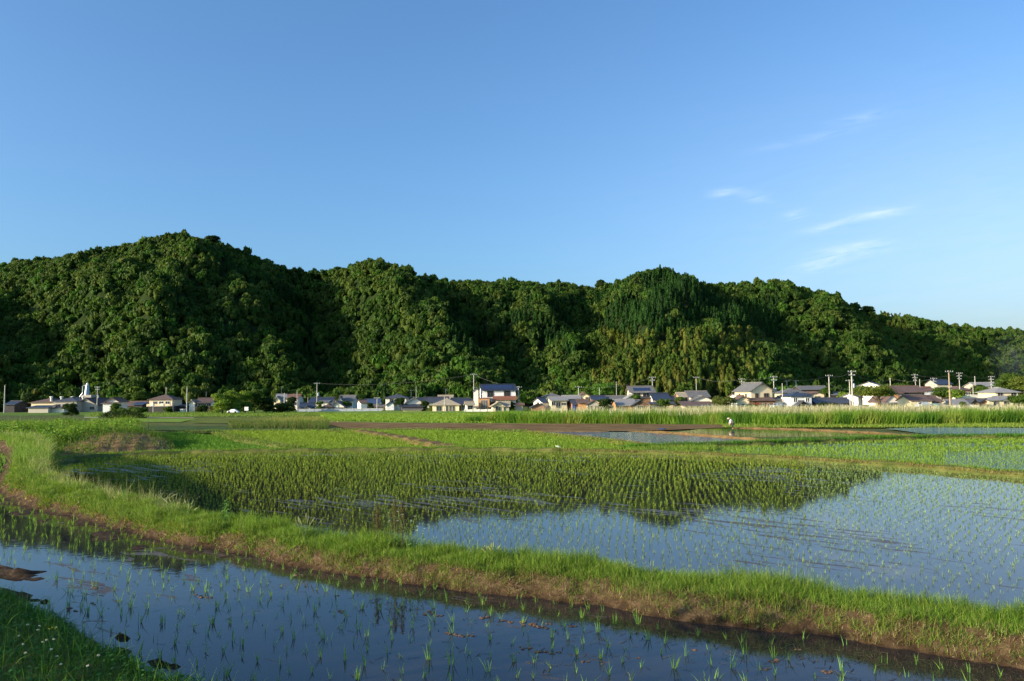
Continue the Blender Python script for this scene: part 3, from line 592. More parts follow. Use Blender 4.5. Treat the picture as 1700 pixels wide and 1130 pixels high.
# individual plants on the near berm -----------------------------------
GREENP = mat('weed_leaf', (.14, .30, .04), .6, .2, .25, 20); BROWNP = mat('seed_head', (.11, .085, .04), .9, .1, .4, 40); STEM = mat('weed_stem', (.12, .2, .05), .7, .2, .2, 20)
WHITEP = mat('petal_white', (.8, .78, .7), .7, .2, .05, 10); YELP = mat('petal_yellow', (.7, .6, .06), .7, .2, .1, 10); STRAWP = mat('straw_plume', (.2, .22, .08), .8, .2, .25, 20)
def plant(name, label, cat, px, pb, pt, kind, group=None, t_off=.7):
    Ys = np.arange(4, 26, .02); Pq = aty(np.full(len(Ys), float(px)), np.full(len(Ys), float(pb)), Ys); tq = Pq[:, 1] - ylow(Pq[:, 0]) - t_off * wid(Pq[:, 0])
    Y = Ys[int(np.argmax(tq > 0))]; p = aty(px, pb, Y); p[2] = float(gz(p[0], p[1])); H = aty(px, pt, Y)[2] - p[2]
    t = empty(name, p, rng.uniform(0, 6), label, cat, group); R = np.random.default_rng(int(px))
    def leaf(mb, base, az, L_, w, up):
        d = np.array([math.cos(az), math.sin(az), 0]); s = np.array([-math.sin(az), math.cos(az), 0]); base = np.array(base)
        pts = [base, base + d * L_ * .5 + [0, 0, up * L_ * .5], base + d * L_ + [0, 0, up * L_ * .35]]
        mb.add([pts[0], pts[1] - s * w / 2, pts[2], pts[1] + s * w / 2 + [0, 0, .001]], [(0, 1, 2, 3)])
    if kind == 'leafy':
        mb = MB(); mb.tube([(0, 0, 0), (.01, 0, H * .5), (0, .01, H)], [.005, .004, .002], 6); mb.build('stem', STEM, t)
        mb = MB()
        for i in range(46):
            f = i / 46; leaf(mb, (0, 0, H * (.12 + .86 * f)), i * 2.4, H * (.34 - .2 * f) * R.uniform(.7, 1.2), H * .06, R.uniform(.2, .9))
        mb.build('leaves', GREENP, t)
    elif kind == 'dock':
        mb = MB(); mb.tube([(0, 0, 0), (.01, 0, H * .5), (.015, 0, H)], [.006, .004, .002], 6)
        for i in range(5): mb.tube([(0, 0, H * (.45 + .09 * i)), (math.cos(i * 2.3) * H * .1, math.sin(i * 2.3) * H * .1, H * (.6 + .08 * i))], [.003, .0015], 5)
        mb.build('stem', BROWNP, t); v = Veg(); n = 260; f = R.uniform(0, 1, n); r = H * .055 * (1.2 - f)
        C = np.c_[R.normal(0, 1, n) * r, R.normal(0, 1, n) * r, H * (.4 + .6 * f)]; leafballs(v, C, np.full(n, .006), 4, .006, [(.13, .10, .04), (.18, .13, .055), (.1, .08, .03)]); v.build('seed_head', LEAF, t)
    elif kind == 'daisy':
        mb = MB(); hd = []
        for i in range(5):
            a = i * 1.3; e = (math.cos(a) * H * .3 * R.uniform(.3, 1), math.sin(a) * H * .3 * R.uniform(.3, 1), H * R.uniform(.7, 1)); mb.tube([(0, 0, 0), (e[0] * .4, e[1] * .4, e[2] * .5), e], [.004, .003, .002], 5); hd.append(e)
        mb.build('stem', STEM, t); lf = MB()
        for i in range(30): q_ = hd[i % 5]; f = R.uniform(.2, .95); leaf(lf, (q_[0] * f, q_[1] * f, q_[2] * f), R.uniform(0, 6), H * .13, H * .035, .4)
        lf.build('leaves', GREENP, t)
        for e in hd:
            fl = MB()
            for k in range(10): leaf(fl, e, k * .63, .014, .006, .4)
            fl.build('flower', WHITEP, t)
    elif kind == 'plume':
        mb = MB(); hd = MB()
        for i in range(9):
            a = R.uniform(-.6, .9); dy = R.normal(0, .12); L_ = H * R.uniform(.7, 1.05)
            pts = [(a * L_ * s * .55 * (1 + s), dy * s, L_ * (s - .22 * s * s * abs(a))) for s in np.linspace(0, 1, 7)]
            mb.tube(pts[:5], list(np.linspace(.003, .0015, 5)), 4); hd.tube(pts[4:], [.003, .008, .002], 5)
        mb.build('stem', STEM, t); hd.build('seed_head', STRAWP, t)
    return t
plant('leafy_weed', 'tall pale green leafy weed standing above the berm grass at the left of the berm', 'weed', 374, 862, 829, 'leafy')
plant('leafy_weed', 'small leafy weed on the berm just left of the arching seeding grass', 'weed', 206, 832, 812, 'leafy')
plant('dock', 'brown seeding dock stalk, leftmost of the three on the berm', 'dock', 627, 884, 838, 'dock')
plant('dock', 'brown seeding dock stalk, middle of the three on the berm', 'dock', 656, 888, 830, 'dock')
plant('dock', 'brown seeding dock stalk, rightmost of the three on the berm', 'dock', 668, 888, 834, 'dock')
plant('fleabane', 'branching weed with tiny pale flowers directly beside the brown docks', 'wildflower', 654, 894, 850, 'daisy')
plant('fleabane', 'branching weed with tiny pale flowers where the blue water begins right of the docks', 'wildflower', 678, 896, 848, 'daisy')
plant('fleabane', 'low weed with pale heads at the tip of the grass right of the docks', 'wildflower', 697, 900, 872, 'daisy')
plant('seeding_grass', 'arching tuft of pale seeding grass, the tallest on the left part of the berm', 'grass tuft', 288, 862, 815, 'plume')
plant('seeding_grass', 'arching pale seeding grass left of the tallest tuft, over the dark water', 'grass tuft', 262, 852, 812, 'plume')
plant('seeding_grass', 'thin seeding grass right of the tallest tuft on the left part of the berm', 'grass tuft', 312, 862, 828, 'plume')
plant('seeding_grass', 'thin pale grass stalk against blue water in the middle of the berm', 'grass tuft', 819, 930, 900, 'plume')
plant('seeding_grass', 'blade tuft leaning right on the berm left of the brown docks', 'grass tuft', 505, 880, 851, 'plume')
for k, (a, b) in enumerate([(44, 1058), (64, 1060), (62, 1065), (30, 1073), (92, 1060), (76, 1085), (70, 1089), (88, 1083), (37, 1092), (84, 1099), (41, 1106), (94, 1109), (100, 1122)]):
    p = onz(a, b, .36); p[2] = float(gz(p[0], p[1])); t = empty('clover_flower', p, 0, 'small white clover blossom in the shaded grass of the lower left bank', 'clover flower', 'white clover blossoms on the near bank')
    mb = MB(); mb.tube([(0, 0, 0), (.003, 0, .085)], .0012, 4); mb.build('stem', STEM, t); v = Veg()
    leafballs(v, np.array([[.003, 0, .088]]), np.array([.008]), 40, .004, [(.7, .68, .62), (.6, .6, .52)], 1); v.build('blossom', LEAF, t)
for a, b, l in [(162, 1112, 'white clover blossom in the sunlit grass at the bottom edge, left one of two'), (144, 1126, 'pinkish white clover blossom in the sunlit grass at the very bottom edge')]:
    p = onz(a, b, .36); p[2] = float(gz(p[0], p[1])); t = empty('clover_flower', p, 0, l, 'clover flower')
    mb = MB(); mb.tube([(0, 0, 0), (.003, 0, .1)], .0012, 4); mb.build('stem', STEM, t); v = Veg(); leafballs(v, np.array([[.003, 0, .1]]), np.array([.009]), 40, .004, [(.75, .68, .62)], 1); v.build('blossom', LEAF, t)
p = onz(86, 1064, .36); t = empty('yellow_flower', (p[0], p[1], float(gz(p[0], p[1]))), 0, 'tiny cluster of yellow blossoms in the shaded grass of the near bank', 'wildflower')
mb = MB(); 
for k in range(5): mb.tube([(0, 0, 0), (math.cos(k) * .02, math.sin(k * 2) * .02, .1)], .0012, 4)
mb.build('stem', STEM, t); v = Veg(); leafballs(v, np.array([[math.cos(k) * .02, math.sin(k * 2) * .02, .1] for k in range(5)]), np.full(5, .005), 12, .004, [(.7, .62, .05)], 1); v.build('blossom', LEAF, t)
# dark lump at the foot of the berm, white object and blue tarp in the fields
def lump(name, label, cat, p, r, m, sq=.6):
    V = []; Fc = []
    for i in range(6):
        for j in range(10):
            th = PI * i / 5; ph = 2 * PI * j / 10; rr = 1 + rng.normal(0, .07); V.append((r[0] * rr * math.sin(th) * math.cos(ph), r[1] * rr * math.sin(th) * math.sin(ph), r[2] * (rr * math.cos(th) + .6)))
    for i in range(5):
        for j in range(10): Fc.append((i * 10 + j, (i + 1) * 10 + j, (i + 1) * 10 + (j + 1) % 10, i * 10 + (j + 1) % 10))
    o = pmesh(name, V, Fc, m); o.location = [float(q_) for q_ in p]; return tag(o, label, cat)
lump('stone', 'dark round lump half buried at the muddy foot of the grass berm', 'stone', onz(507, 937, .0), (.055, .05, .04), mat('dark_stone', (.02, .017, .015), .6, .4, .4, 30))
BL = mat('blue_sheet', (.03, .08, .3), .5, .4, .2, 4)
lump('tarp', 'small blue sheet lying crumpled on the brown field by the water', 'tarp', ong(1099, 714.5) + [0, 0, .1], (.5, .4, .1), M('dull_blue_sheet', (.03, .06, .15)))
p = onz(927, 744, -.75); mb = MB(); mb.tube([(-.14, 0, .1), (-.02, 0, .09), (.12, -.02, .03)], [.035, .04, .03], 8); o = mb.build('plastic_scrap', WHITEP); o.location = p; tag(o, 'small white scrap lying on the green berm in the middle distance', 'scrap')

# ------------------------------------------------------------------ hills
SKX = np.array([-1600, -900, -500, -200, 0, 60, 120, 180, 240, 300, 340, 380, 430, 470, 515, 560, 610, 660, 720, 780, 850, 900, 950, 985, 1010, 1050, 1100, 1140, 1175, 1230, 1290, 1340, 1400, 1440, 1480, 1530, 1580, 1640, 1700, 1800, 2000, 2300, 2800, 3600])
SKY = np.array([600, 500, 440, 445, 432, 424, 418, 404, 392, 388, 392, 404, 422, 435, 443, 437, 431, 440, 455, 460, 463, 464, 463, 473, 468, 452, 445, 450, 464, 464, 465, 476, 492, 510, 518, 524, 533, 541, 545, 556, 585, 615, 640, 648.0])
def yr(q): return np.interp(q, [-1600, -300, 0, 300, 515, 610, 850, 985, 1100, 1250, 1400, 1700, 2300, 3600], [480, 500, 530, 530, 560, 520, 550, 580, 540, 570, 640, 820, 1200, 1700])
def yf(q): return np.interp(q, [-1600, -300, 0, 200, 400, 500, 620, 850, 1000, 1100, 1300, 1400, 1700, 2300, 3600], [240, 260, 305, 308, 318, 325, 300, 305, 300, 290, 300, 340, 560, 900, 1400])
TREEH = 8.4
_hq = np.arange(-1600, 3601, 10.); _hp = aty(_hq, np.interp(_hq, SKX, SKY), yr(_hq)); _hz = _hp[:, 2]
def valley(q, t, b, top, w0, w1, d, asym=1.0):
    c = b + (top - b) * t; w = w0 + (w1 - w0) * t; e = (q - c) / w; e = np.where(e > 0, e * asym, e)
    return d * np.exp(-e * e) * np.sin(PI * np.clip(t * .93 + .05, 0, 1)) ** .7
def hill(X, Y):
    q = X / Y * F + 850; Yr = yr(q); Yf = yf(q)
    t = (Y - Yf) / (Yr - Yf); tc = np.clip(t, 0, 1)
    H = np.interp(q, _hq, _hz) - TREEH + 3.3
    g = np.sin(PI / 2 * tc) ** 1.1 * .38 + tc * .62
    v = valley(q, tc, 600, 500, 75, 45, .36, .7) + valley(q, tc, 905, 690, 80, 50, .20) + valley(q, tc, 960, 985, 60, 45, .12) \
        + valley(q, tc, 1420, 1175, 90, 55, .27) + valley(q, tc, 120, -60, 90, 60, .2) + valley(q, tc, 1640, 1400, 70, 50, .2) + valley(q, tc, 430, 400, 70, 50, .06)
    fine = .045 * np.sin((q + 210 * tc) * .036 + .8 * np.sin(q * .013)) + .035 * np.sin((q - 190 * tc) * .053 + 1) + .02 * np.sin((q + 60 * tc) * .1 + tc * 9)
    v = v + fine * np.sin(PI * tc)
    r = -(valley(q, tc, 740, 615, 80, 60, .12) + valley(q, tc, 1230, 1100, 90, 60, .10) + valley(q, tc, 250, 300, 100, 60, .06) + valley(q, tc, 1520, 1290, 60, 60, .1))
    h = H * np.clip(g - v - r * .8, 0, 1.2)
    h = h + (3.2 * hnoise(X, Y, .045, 2) + 1.6 * hnoise(X, Y, .11, 4)) * np.sin(PI * tc)
    h = np.where(t > 1, H * np.exp(-((t - 1) * .95) ** 2), h)
    return np.where(t < 0, -.6, h) - 3.3
qs = np.r_[np.arange(-1600, -200, 40.), np.arange(-200, 1900, 9.), np.arange(1900, 3600, 40.)]; ts = np.r_[-.02, np.linspace(0, 1, 60), np.linspace(1.04, 2.6, 24)]
Q_, T_ = np.meshgrid(qs, ts); Yh = yf(Q_) + (yr(Q_) - yf(Q_)) * T_; Xh = (Q_ - 850) / F * Yh
ii = np.arange(Q_.size).reshape(Q_.shape)
FOREST_FLOOR = mat('forest_floor', (.022, .034, .012), 1, 0, .4, .15)
tag(nmesh('hills', np.stack([Xh, Yh, hill(Xh, Yh)], -1), np.stack([ii[:-1, :-1], ii[:-1, 1:], ii[1:, 1:], ii[1:, :-1]], -1).reshape(-1, 4), FOREST_FLOOR, smooth_=True), kind='structure')
# crown variants in unit size: (verts, quads)
def crown_variant(R, kind):
    V = []; 
    if kind == 'broad': nl, nper, sz = 10, 17, .18
    elif kind == 'cedar': nl, nper, sz = 9, 20, .14
    else: nl, nper, sz = 8, 22, .11
    for i in range(nl):
        if kind == 'broad':
            th = math.acos(1 - R.uniform(0, .95)); ph = i * 2.4 + R.uniform(-.4, .4); c = np.array([math.sin(th) * math.cos(ph) * .62, math.sin(th) * math.sin(ph) * .62, .35 + .45 * math.cos(th)]); r = R.uniform(.28, .44)
        elif kind == 'cedar':
            f = i / nl; c = np.array([R.normal(0, .1) * (1 - f), R.normal(0, .1) * (1 - f), .1 + f * 1.35]); r = .5 * (1 - f) + .1
        else:
            f = R.uniform(0, 1); c = np.array([R.normal(0, .2), R.normal(0, .2), .1 + f * 1.1]); r = .28 * (1 - .45 * f)
        d = R.normal(0, 1, (nper, 3)); d /= np.linalg.norm(d, axis=1)[:, None]; d[:, 2] = np.abs(d[:, 2]) * 1.0 - .25
        P = c + d * r * R.uniform(.8, 1.1, (nper, 1)) * [1, 1, .75 if kind != 'bamboo' else 1.5]
        nn = d + R.normal(0, .42, d.shape); nn /= np.linalg.norm(nn, axis=1)[:, None]
        t = np.cross(nn, R.normal(0, 1, d.shape)); t /= np.linalg.norm(t, axis=1)[:, None]; b = np.cross(nn, t); s = sz * R.uniform(.6, 1.25, (nper, 1))
        V.append(np.stack([P - t * s, P - b * s * .7, P + t * s, P + b * s * .7], 1).reshape(-1, 3))
    V = np.concatenate(V)
    # opaque inner mass
    C = []; na, nb = 7, 4
    for j in range(nb + 1):
        for i in range(na):
            th = PI * j / nb; rr = .56 if kind == 'broad' else .3; hh = .42 if kind == 'broad' else .62
            C.append((rr * math.sin(th) * math.cos(2 * PI * i / na) * (1 if kind != 'cedar' else 1.2 - j * 0.0), rr * math.sin(th) * math.sin(2 * PI * i / na), (.30 if kind == 'broad' else .5) + hh * math.cos(th)))
    nq = len(V) // 4; Fq = np.arange(len(V)).reshape(-1, 4); m0 = len(V)
    cf = np.array([[m0 + j * na + i, m0 + (j + 1) * na + i, m0 + (j + 1) * na + (i + 1) % na, m0 + j * na + (i + 1) % na] for j in range(nb) for i in range(na)])
    return np.concatenate([V, np.array(C)]), np.concatenate([Fq, cf]), m0
VAR = {k: [crown_variant(np.random.default_rng(s * 10 + j), k) for s in range(8)] for j, k in enumerate(['broad', 'cedar', 'bamboo'])}
def forest(name, label, kind, P, rad, hgt, cols, spread=.2):
    var = VAR[kind]; Vs = []; Fs = []; Cs = []; n0 = 0
    which = rng.integers(len(var), size=len(P))
    for k, (V, Q, m0) in enumerate(var):
        I = np.where(which == k)[0]
        if not len(I): continue
        a = rng.uniform(0, 2 * PI, len(I)); c, s = np.cos(a)[:, None], np.sin(a)[:, None]
        x = V[None, :, 0] * c - V[None, :, 1] * s; y = V[None, :, 0] * s + V[None, :, 1] * c; z = np.broadcast_to(V[None, :, 2], x.shape)
        r = rad[I][:, None]; W = np.stack([x * r + P[I, 0:1], y * r + P[I, 1:2], z * hgt[I][:, None] + P[I, 2:3]], -1)
        Vs.append(W.reshape(-1, 3)); Fs.append((Q[None] + (np.arange(len(I)) * len(V))[:, None, None] + n0).reshape(-1, 4)); n0 += W.shape[0] * W.shape[1]
        tc_ = cols[rng.integers(len(cols), size=len(I))] * rng.uniform(1 - spread, 1 + spread, (len(I), 1))
        lj = rng.uniform(.8, 1.2, (len(I), len(V) // 4 + 1)).repeat(4, 1)[:, :len(V)]; lj[:, m0:] = 1.0
        Cs.append((tc_[:, None, :] * lj[..., None]).reshape(-1, 3))
    return tag(nmesh(name, np.concatenate(Vs), np.concatenate(Fs), WOOD, None, np.clip(np.concatenate(Cs), 0, 1)), label, 'forest', kind='stuff')
# planting grid over the visible slopes
P = []; 
Yg = 296.
rowY = []
gxs = np.arange(-560, 900, 3.9)
for Yg in np.arange(285, 1120, 3.9):
    xx = gxs + rng.uniform(-2.7, 2.7, len(gxs)); yy_ = Yg + rng.uniform(-2.7, 2.7, len(gxs)); P.append(np.stack([xx, yy_], -1))
P = np.concatenate(P); q = P[:, 0] / P[:, 1] * F + 850; t = (P[:, 1] - yf(q)) / (yr(q) - yf(q))
k = (q > -330) & (q < 1960) & (t > .0) & (t < 1.12); k &= (P[:, 1] < 640) | (rng.uniform(0, 1, len(P)) < .6)
P = P[k]; q = q[k]; t = t[k]
Z = hill(P[:, 0], P[:, 1]); P = np.c_[P, Z + 1.2]
py_ = 652.5 - (Z + 3 - 2) / P[:, 1] * F
nz = hnoise(P[:, 0], P[:, 1], .03, 5); nz2 = hnoise(P[:, 0], P[:, 1], .08, 8)
bam = ((py_ > 560) & (q > 985) & (q < 1250) & (nz2 > -.55)) | ((np.abs(q - 300) < 60) & (py_ < 470) & (py_ > 425) & (nz > .1)) | ((np.abs(q - 1480) < 35) & (py_ < 560) & (nz2 > .1)) | ((q < 60) & (py_ > 590) & (nz2 > .2))
ced = ((q > 985) & (q < 1300) & (py_ < 570) & (py_ > 452) & (t < .93) & (nz > -.3)) | ((q > 740) & (q < 960) & (py_ > 500) & (py_ < 600) & (nz2 > .0)) | ((np.abs(q - 640) < 40) & (py_ > 600) & (nz2 > .3)) | ((q < 520) & (q > 360) & (nz > .1) & (t < .9))
ced &= ~bam; brd = ~(bam | ced)
lo_ = q < 1300
BR = 1.5 * np.array([(.034, .064, .009), (.041, .073, .010), (.028, .058, .009), (.05, .077, .012), (.055, .08, .014), (.024, .050, .008), (.034, .078, .009)])
n = brd.sum(); sc_ = np.clip(rng.lognormal(0, .24, n), .55, 1.7)
forest('forest', 'dense broadleaf wood covering the hills behind the houses', 'broad', P[brd], 2.8 * sc_, 4.5 * sc_ * rng.uniform(.8, 1.2, n), BR)
n = ced.sum(); sc_ = rng.uniform(.8, 1.2, n)
forest('cedar_forest', 'dark green conifers on the middle slopes of the hills', 'cedar', P[ced], 2.35 * sc_, 4.2 * sc_ * rng.uniform(.9, 1.2, n), np.array([(.02, .06, .010), (.024, .07, .010), (.017, .05, .009)]))
n = bam.sum(); sc_ = rng.uniform(.8, 1.25, n)
forest('bamboo_grove', 'yellowish green bamboo grove at the foot of the hill', 'bamboo', P[bam], 3.2 * sc_, 5.2 * sc_, np.array([(.085, .115, .014), (.065, .105, .013), (.11, .12, .02), (.05, .09, .012)]))
print('forest trees', len(P))

# ------------------------------------------------------------------ single trees and bushes
BARK = mat('bark', (.09, .065, .04), .95, .1, .35, 5)
def tree(name, label, cat, q0, q1, ytop, ybase, D, cols, kind='tree', group=None, dens=1.0, zb=None):
    sc = D / F; w = (q1 - q0) * sc; p = aty((q0 + q1) / 2, ybase, D); zt = aty((q0 + q1) / 2, ytop, D)[2]
    z = float(np.interp(D, GY, GZ)) if zb is None else zb; H = zt - z; t = empty(name, (p[0], p[1], z), 0, label, cat, group)
    R = np.random.default_rng(int(q0 * 7 + ytop)); v = Veg(); nl = int((14 if kind == 'tree' else 20) * dens) + 3
    C = []; rr = []; limbs = MB()
    cz0 = .42 * H if kind == 'tree' else .1 * H
    for i in range(nl):
        u = R.normal(0, 1, 3); u /= np.linalg.norm(u); u[2] = abs(u[2]); s = R.uniform(.35, .78)
        c = np.array([u[0] * w / 2 * s, u[1] * min(w / 2, H) * s, cz0 + u[2] * (H - cz0) * s + .08 * H]); r = (w + H) * .5 * R.uniform(.2, .32)
        if kind == 'bush': c[2] = H * R.uniform(.08, .85)
        if c[2] + r > H: c[2] = H - r * R.uniform(.8, 1)
        C.append(c); rr.append(r)
        if kind == 'tree' and i < 7: limbs.tube([(0, 0, cz0 * .7), c * [.4, .4, .7], c], [.05 * w * .3 + .04, .05, .02], 5)
    C = np.array(C); rr = np.minimum(np.array(rr), w * .45)
    nleaf = int(min(420, max(50, 150 * dens * (w * H) ** .5 / 3)))
    leafballs(v, C, rr, nleaf, max(.14, .0009 * D), cols, .8); v.build('crown', WOOD, t)
    mb = MB(); mb.tube([(0, 0, -.2), (.03 * w, 0, cz0 * .6), (0, 0, cz0 + .15 * H)], [.035 * w + .06, .028 * w + .05, .02 * w + .03], 8); mb.build('trunk', BARK, t)
    if limbs.V: limbs.build('limb', BARK, t)
    return t
GR1 = [(.05, .10, .012), (.07, .12, .015), (.035, .075, .01), (.09, .135, .02)]; GR2 = [(.025, .05, .010), (.036, .065, .011), (.02, .04, .009)]
GR3 = [(.17, .25, .03), (.13, .22, .025), (.2, .26, .04), (.10, .17, .02)]; GY_ = [(.11, .15, .02), (.14, .16, .03), (.075, .11, .018)]
T_ = [
 ('bush', 'dark round bush in front of the long farm building at the left', 105, 131, 667.5, 684.5, 215, GR2, 'bush'),
 ('hedge_bush', 'long dark green hedge in front of the small white gabled house at the left', 158, 243, 678.5, 693, 175, GR2, 'bush'),
 ('bush', 'bright green bush at the corner of the white gabled house at the left', 183, 200, 667, 680, 262, GR1, 'bush'),
 ('tree', 'bushy green tree left of the brown roofed two storey house, the taller one', 219, 243, 646.5, 676, 292, GR1, 'tree'),
 ('tree', 'small green tree left of the taller one beside the brown roofed house', 204, 222, 652, 676, 296, GR1, 'tree'),
 ('bush', 'rounded bush at the foot of the brown roofed two storey house', 271, 288, 674, 683.5, 262, GR1, 'bush'),
 ('tree', 'bright yellow green tree, left end of the big clump before the dark hill', 353, 384, 650, 686, 225, GR3, 'bush'),
 ('tree', 'tall bright green tree in the middle of the big clump, left of the white sign', 374, 402, 645, 686, 228, GR3, 'bush'),
 ('tree', 'tall narrow green tree behind the white sign in the big clump', 398, 418, 646, 684, 232, GR3, 'bush'),
 ('tree', 'green tree at the right of the big clump, right of the white sign', 412, 432, 644, 684, 236, GR1, 'bush'),
 ('tree', 'darker tree at the right end of the big clump beside the grey roofed house', 426, 456, 657, 686, 238, GR2, 'bush'),
 ('bush', 'dark low bush between the big clump and the low blue roofed house', 448, 492, 666, 686, 236, GR2, 'bush'),
 ('bush', 'small rounded reddish bush at the left foot of the big bright clump', 347, 362, 673, 686, 230, [(.10, .10, .03), (.12, .13, .03)], 'bush'),
 ('bush', 'dark garden bush in front of the house with the sunlit white side', 324, 347, 671, 683, 262, GR2, 'bush'),
 ('tree', 'small tree before the grey tiled roof between the traditional house and the white shed', 569, 582, 664, 680, 262, GR1, 'tree'),
 ('bush', 'dark bush right of the white shed', 610, 620, 668, 680, 262, GR2, 'bush'),
 ('tree', 'round dark tree in front of the white two storey house with the hipped roof', 655, 673, 659, 680, 240, GR2, 'tree'),
 ('bush', 'yellowish bush at the left corner of the cream bungalow', 711, 722, 671, 682, 232, GY_, 'bush'),
 ('tree', 'green tree overlapping the grey shed at the right of the white and brick house', 836, 858, 664, 683, 222, GR1, 'bush'),
 ('tree', 'bright rounded tree between the white and brick house and the beige house', 865, 888, 655, 682, 230, GR3, 'tree'),
 ('bush', 'dark green round bush between the brown sheds and the orange walled barn', 992, 1019, 660, 680, 205, GR2, 'bush'),
 ('tree', 'garden pine clipped in layers before the beige house with solar roof', 1048, 1064, 653, 664, 215, GR1, 'bush'),
 ('tree', 'garden tree before the dark blue grey tiled house at the right of the barn', 1090, 1113, 660, 678, 208, GR1, 'bush'),
 ('tree', 'green tree left of the grey tiled house with the orange side wall', 1121, 1137, 657, 675, 214, GR1, 'bush'),
 ('tree', 'broad olive green tree left of the big beige gabled house', 1178, 1222, 655, 679, 206, [(.09, .12, .02), (.12, .13, .03), (.06, .09, .016)], 'bush'),
 ('bush', 'low green bush in front of the brown lower wall of the big beige house', 1238, 1264, 670, 676, 202, GR1, 'bush'),
 ('bush', 'dark shrub right of the pale blue walled house', 1350, 1395, 666, 680, 202, GR2, 'bush'),
 ('tree', 'green tree behind the small white house left of the twin poles', 1362, 1382, 641, 664, 250, GR1, 'tree'),
 ('bush', 'bright shrub between the low dark roof and the twin poles', 1390, 1412, 649, 662, 240, GR3, 'bush'),
 ('tree', 'green tree directly right of the tall twin poles', 1414, 1446, 637, 662, 235, GR1, 'tree'),
 ('tree', 'large spreading yellow green tree with pale bare trunks in front of the white gable', 1425, 1492, 635, 680, 196, GY_, 'tree'),
 ('tree', 'dark green round tree left of the tallest brown pole', 1549, 1580, 640, 672, 225, GR1, 'tree'),
 ('tree', 'bright yellow green tree just right of the tallest brown pole', 1575, 1601, 644, 670, 222, GR3, 'tree'),
 ('bush', 'small green bush before the white fence at the right', 1593, 1603, 666, 679, 194, GR1, 'bush'),
 ('tree', 'round green tree right of the orange walled house', 1617, 1642, 638, 658, 245, GR1, 'tree'),
 ('tree', 'dark tree behind the white low building at the right', 1612, 1636, 636, 655, 262, GR2, 'tree'),
 ('tree', 'large green tree near the smoke at the right edge', 1656, 1700, 616, 652, 255, GR1, 'tree'),
 ('tree', 'yellowish tree cut by the right edge of the picture above the grey roof', 1685, 1720, 620, 660, 245, GY_, 'tree'),
 ('tree', 'loose green tree in front of the grey hipped roof at the right edge', 1672, 1716, 650, 682, 188, GR1, 'bush'),
 ('bush', 'low bush right of the dark gable at the right', 1648, 1672, 664, 676, 205, GR1, 'bush'),
 ('tree', 'green tree at the hill foot above the beige house in the middle', 950, 985, 625, 662, 275, [(.09, .17, .02), (.12, .21, .03)], 'bush'),
 ('tree', 'bright green tree at the hill foot behind the row of wires in the middle', 985, 1030, 632, 660, 268, [(.07, .15, .02), (.09, .19, .025)], 'bush'),
 ('tree', 'bushy tree under the bamboo grove left of the thin tall pole', 1120, 1150, 640, 660, 255, GR1, 'bush'),
 ('tree', 'small dark tree between the white pole and the thin dark pole', 476, 490, 657, 678, 262, GR2, 'bush'),
 ('tree', 'rounded garden tree left of the traditional house with stepped gables', 524, 537, 665, 680, 250, GR1, 'bush'),
 ('tree', 'green tree rising behind the long blue grey roofed house', 543, 562, 652, 672, 296, GR1, 'bush'),
 ('tree', 'green tree between the blue roofed house and the white hipped roof house', 627, 642, 656, 676, 280, GR1, 'bush'),
 ('tree', 'dark garden tree squeezed between the stacked gables and the cream bungalow', 699, 713, 663, 680, 238, GR2, 'bush'),
 ('tree', 'green tree behind the long low farm building at the far left', 36, 58, 650, 672, 300, GR2, 'bush'),
 ('bush', 'bushy green growth along the field edge below the low blue roof patch house', 196, 246, 674, 684, 245, GR1, 'bush'),
 ('tree', 'layered pale tree at the hill foot behind the dark tiled roofs', 655, 690, 636, 668, 285, GR1, 'tree'),
]
for a in T_: tree(a[0], a[1], a[0].replace('hedge_bush', 'hedge'), a[2], a[3], a[4], a[5], a[6], a[7], a[8], group=None)
# tall tree on the ridge line and a few others that break the skyline
for q_, w_, top, l in [(352, 26, 389, 'round topped tree standing out on the skyline right of the highest summit'), (1392, 9, 0, None), (997, 12, 462, 'small pointed tree in the dip of the skyline between the middle hills'), (1440, 20, 506, 'bushy tree standing out on the falling skyline at the right')]:
    if l:
        D = float(yr(q_)); zb = float(hill((q_ - 850) / F * D, D)); tree('ridge_tree', l, 'tree', q_ - w_ / 2, q_ + w_ / 2, top, np.interp(q_, SKX, SKY), D, GR2, 'tree', zb=zb)

# ------------------------------------------------------------------ houses

W_WHITE = M('white_wall', (.78, .73, .62), rough=.8, var=.06, scale=.6); W_CREAM = M('cream_wall', (.72, .6, .4), var=.08, scale=.6); W_BEIGE = M('beige_wall', (.66, .56, .38), var=.08, scale=.6)
W_BROWN = M('brown_board', (.17, .10, .06), var=.3, scale=2); W_ORANGE = M('orange_wall', (.45, .24, .11), var=.15, scale=1); W_BRICK = M('brick_tile', (.48, .25, .12), var=.18, scale=3)
W_PINK = M('faded_red_wall', (.33, .17, .12), var=.2, scale=1); W_GREY = M('grey_wall', (.42, .385, .32), var=.1, scale=1); W_PALE = M('pale_blue_wall', (.62, .63, .63), var=.05); W_DARK = M('dark_wall', (.05, .045, .045), var=.3, scale=1)
R_NAVY = M('navy_tile', (.03, .037, .058), rough=.45, spec=.5, var=.25, scale=1.2); R_GREY = M('grey_tile', (.14, .135, .13), rough=.6, var=.3, scale=1.2); R_BROWN = M('brown_tile', (.13, .085, .07), rough=.7, var=.25, scale=1.2)
R_DARK = M('dark_tile', (.06, .06, .07), rough=.5, spec=.5, var=.3, scale=1.2); R_TAN = M('tan_roof', (.32, .27, .2), var=.15, scale=1.2); R_RUST = M('rust_roof', (.16, .09, .07), var=.3, scale=1); R_LGREY = M('light_grey_roof', (.25, .24, .235), var=.2, scale=1.4); R_BLUE = M('blue_metal', (.045, .07, .13), rough=.4, var=.15)
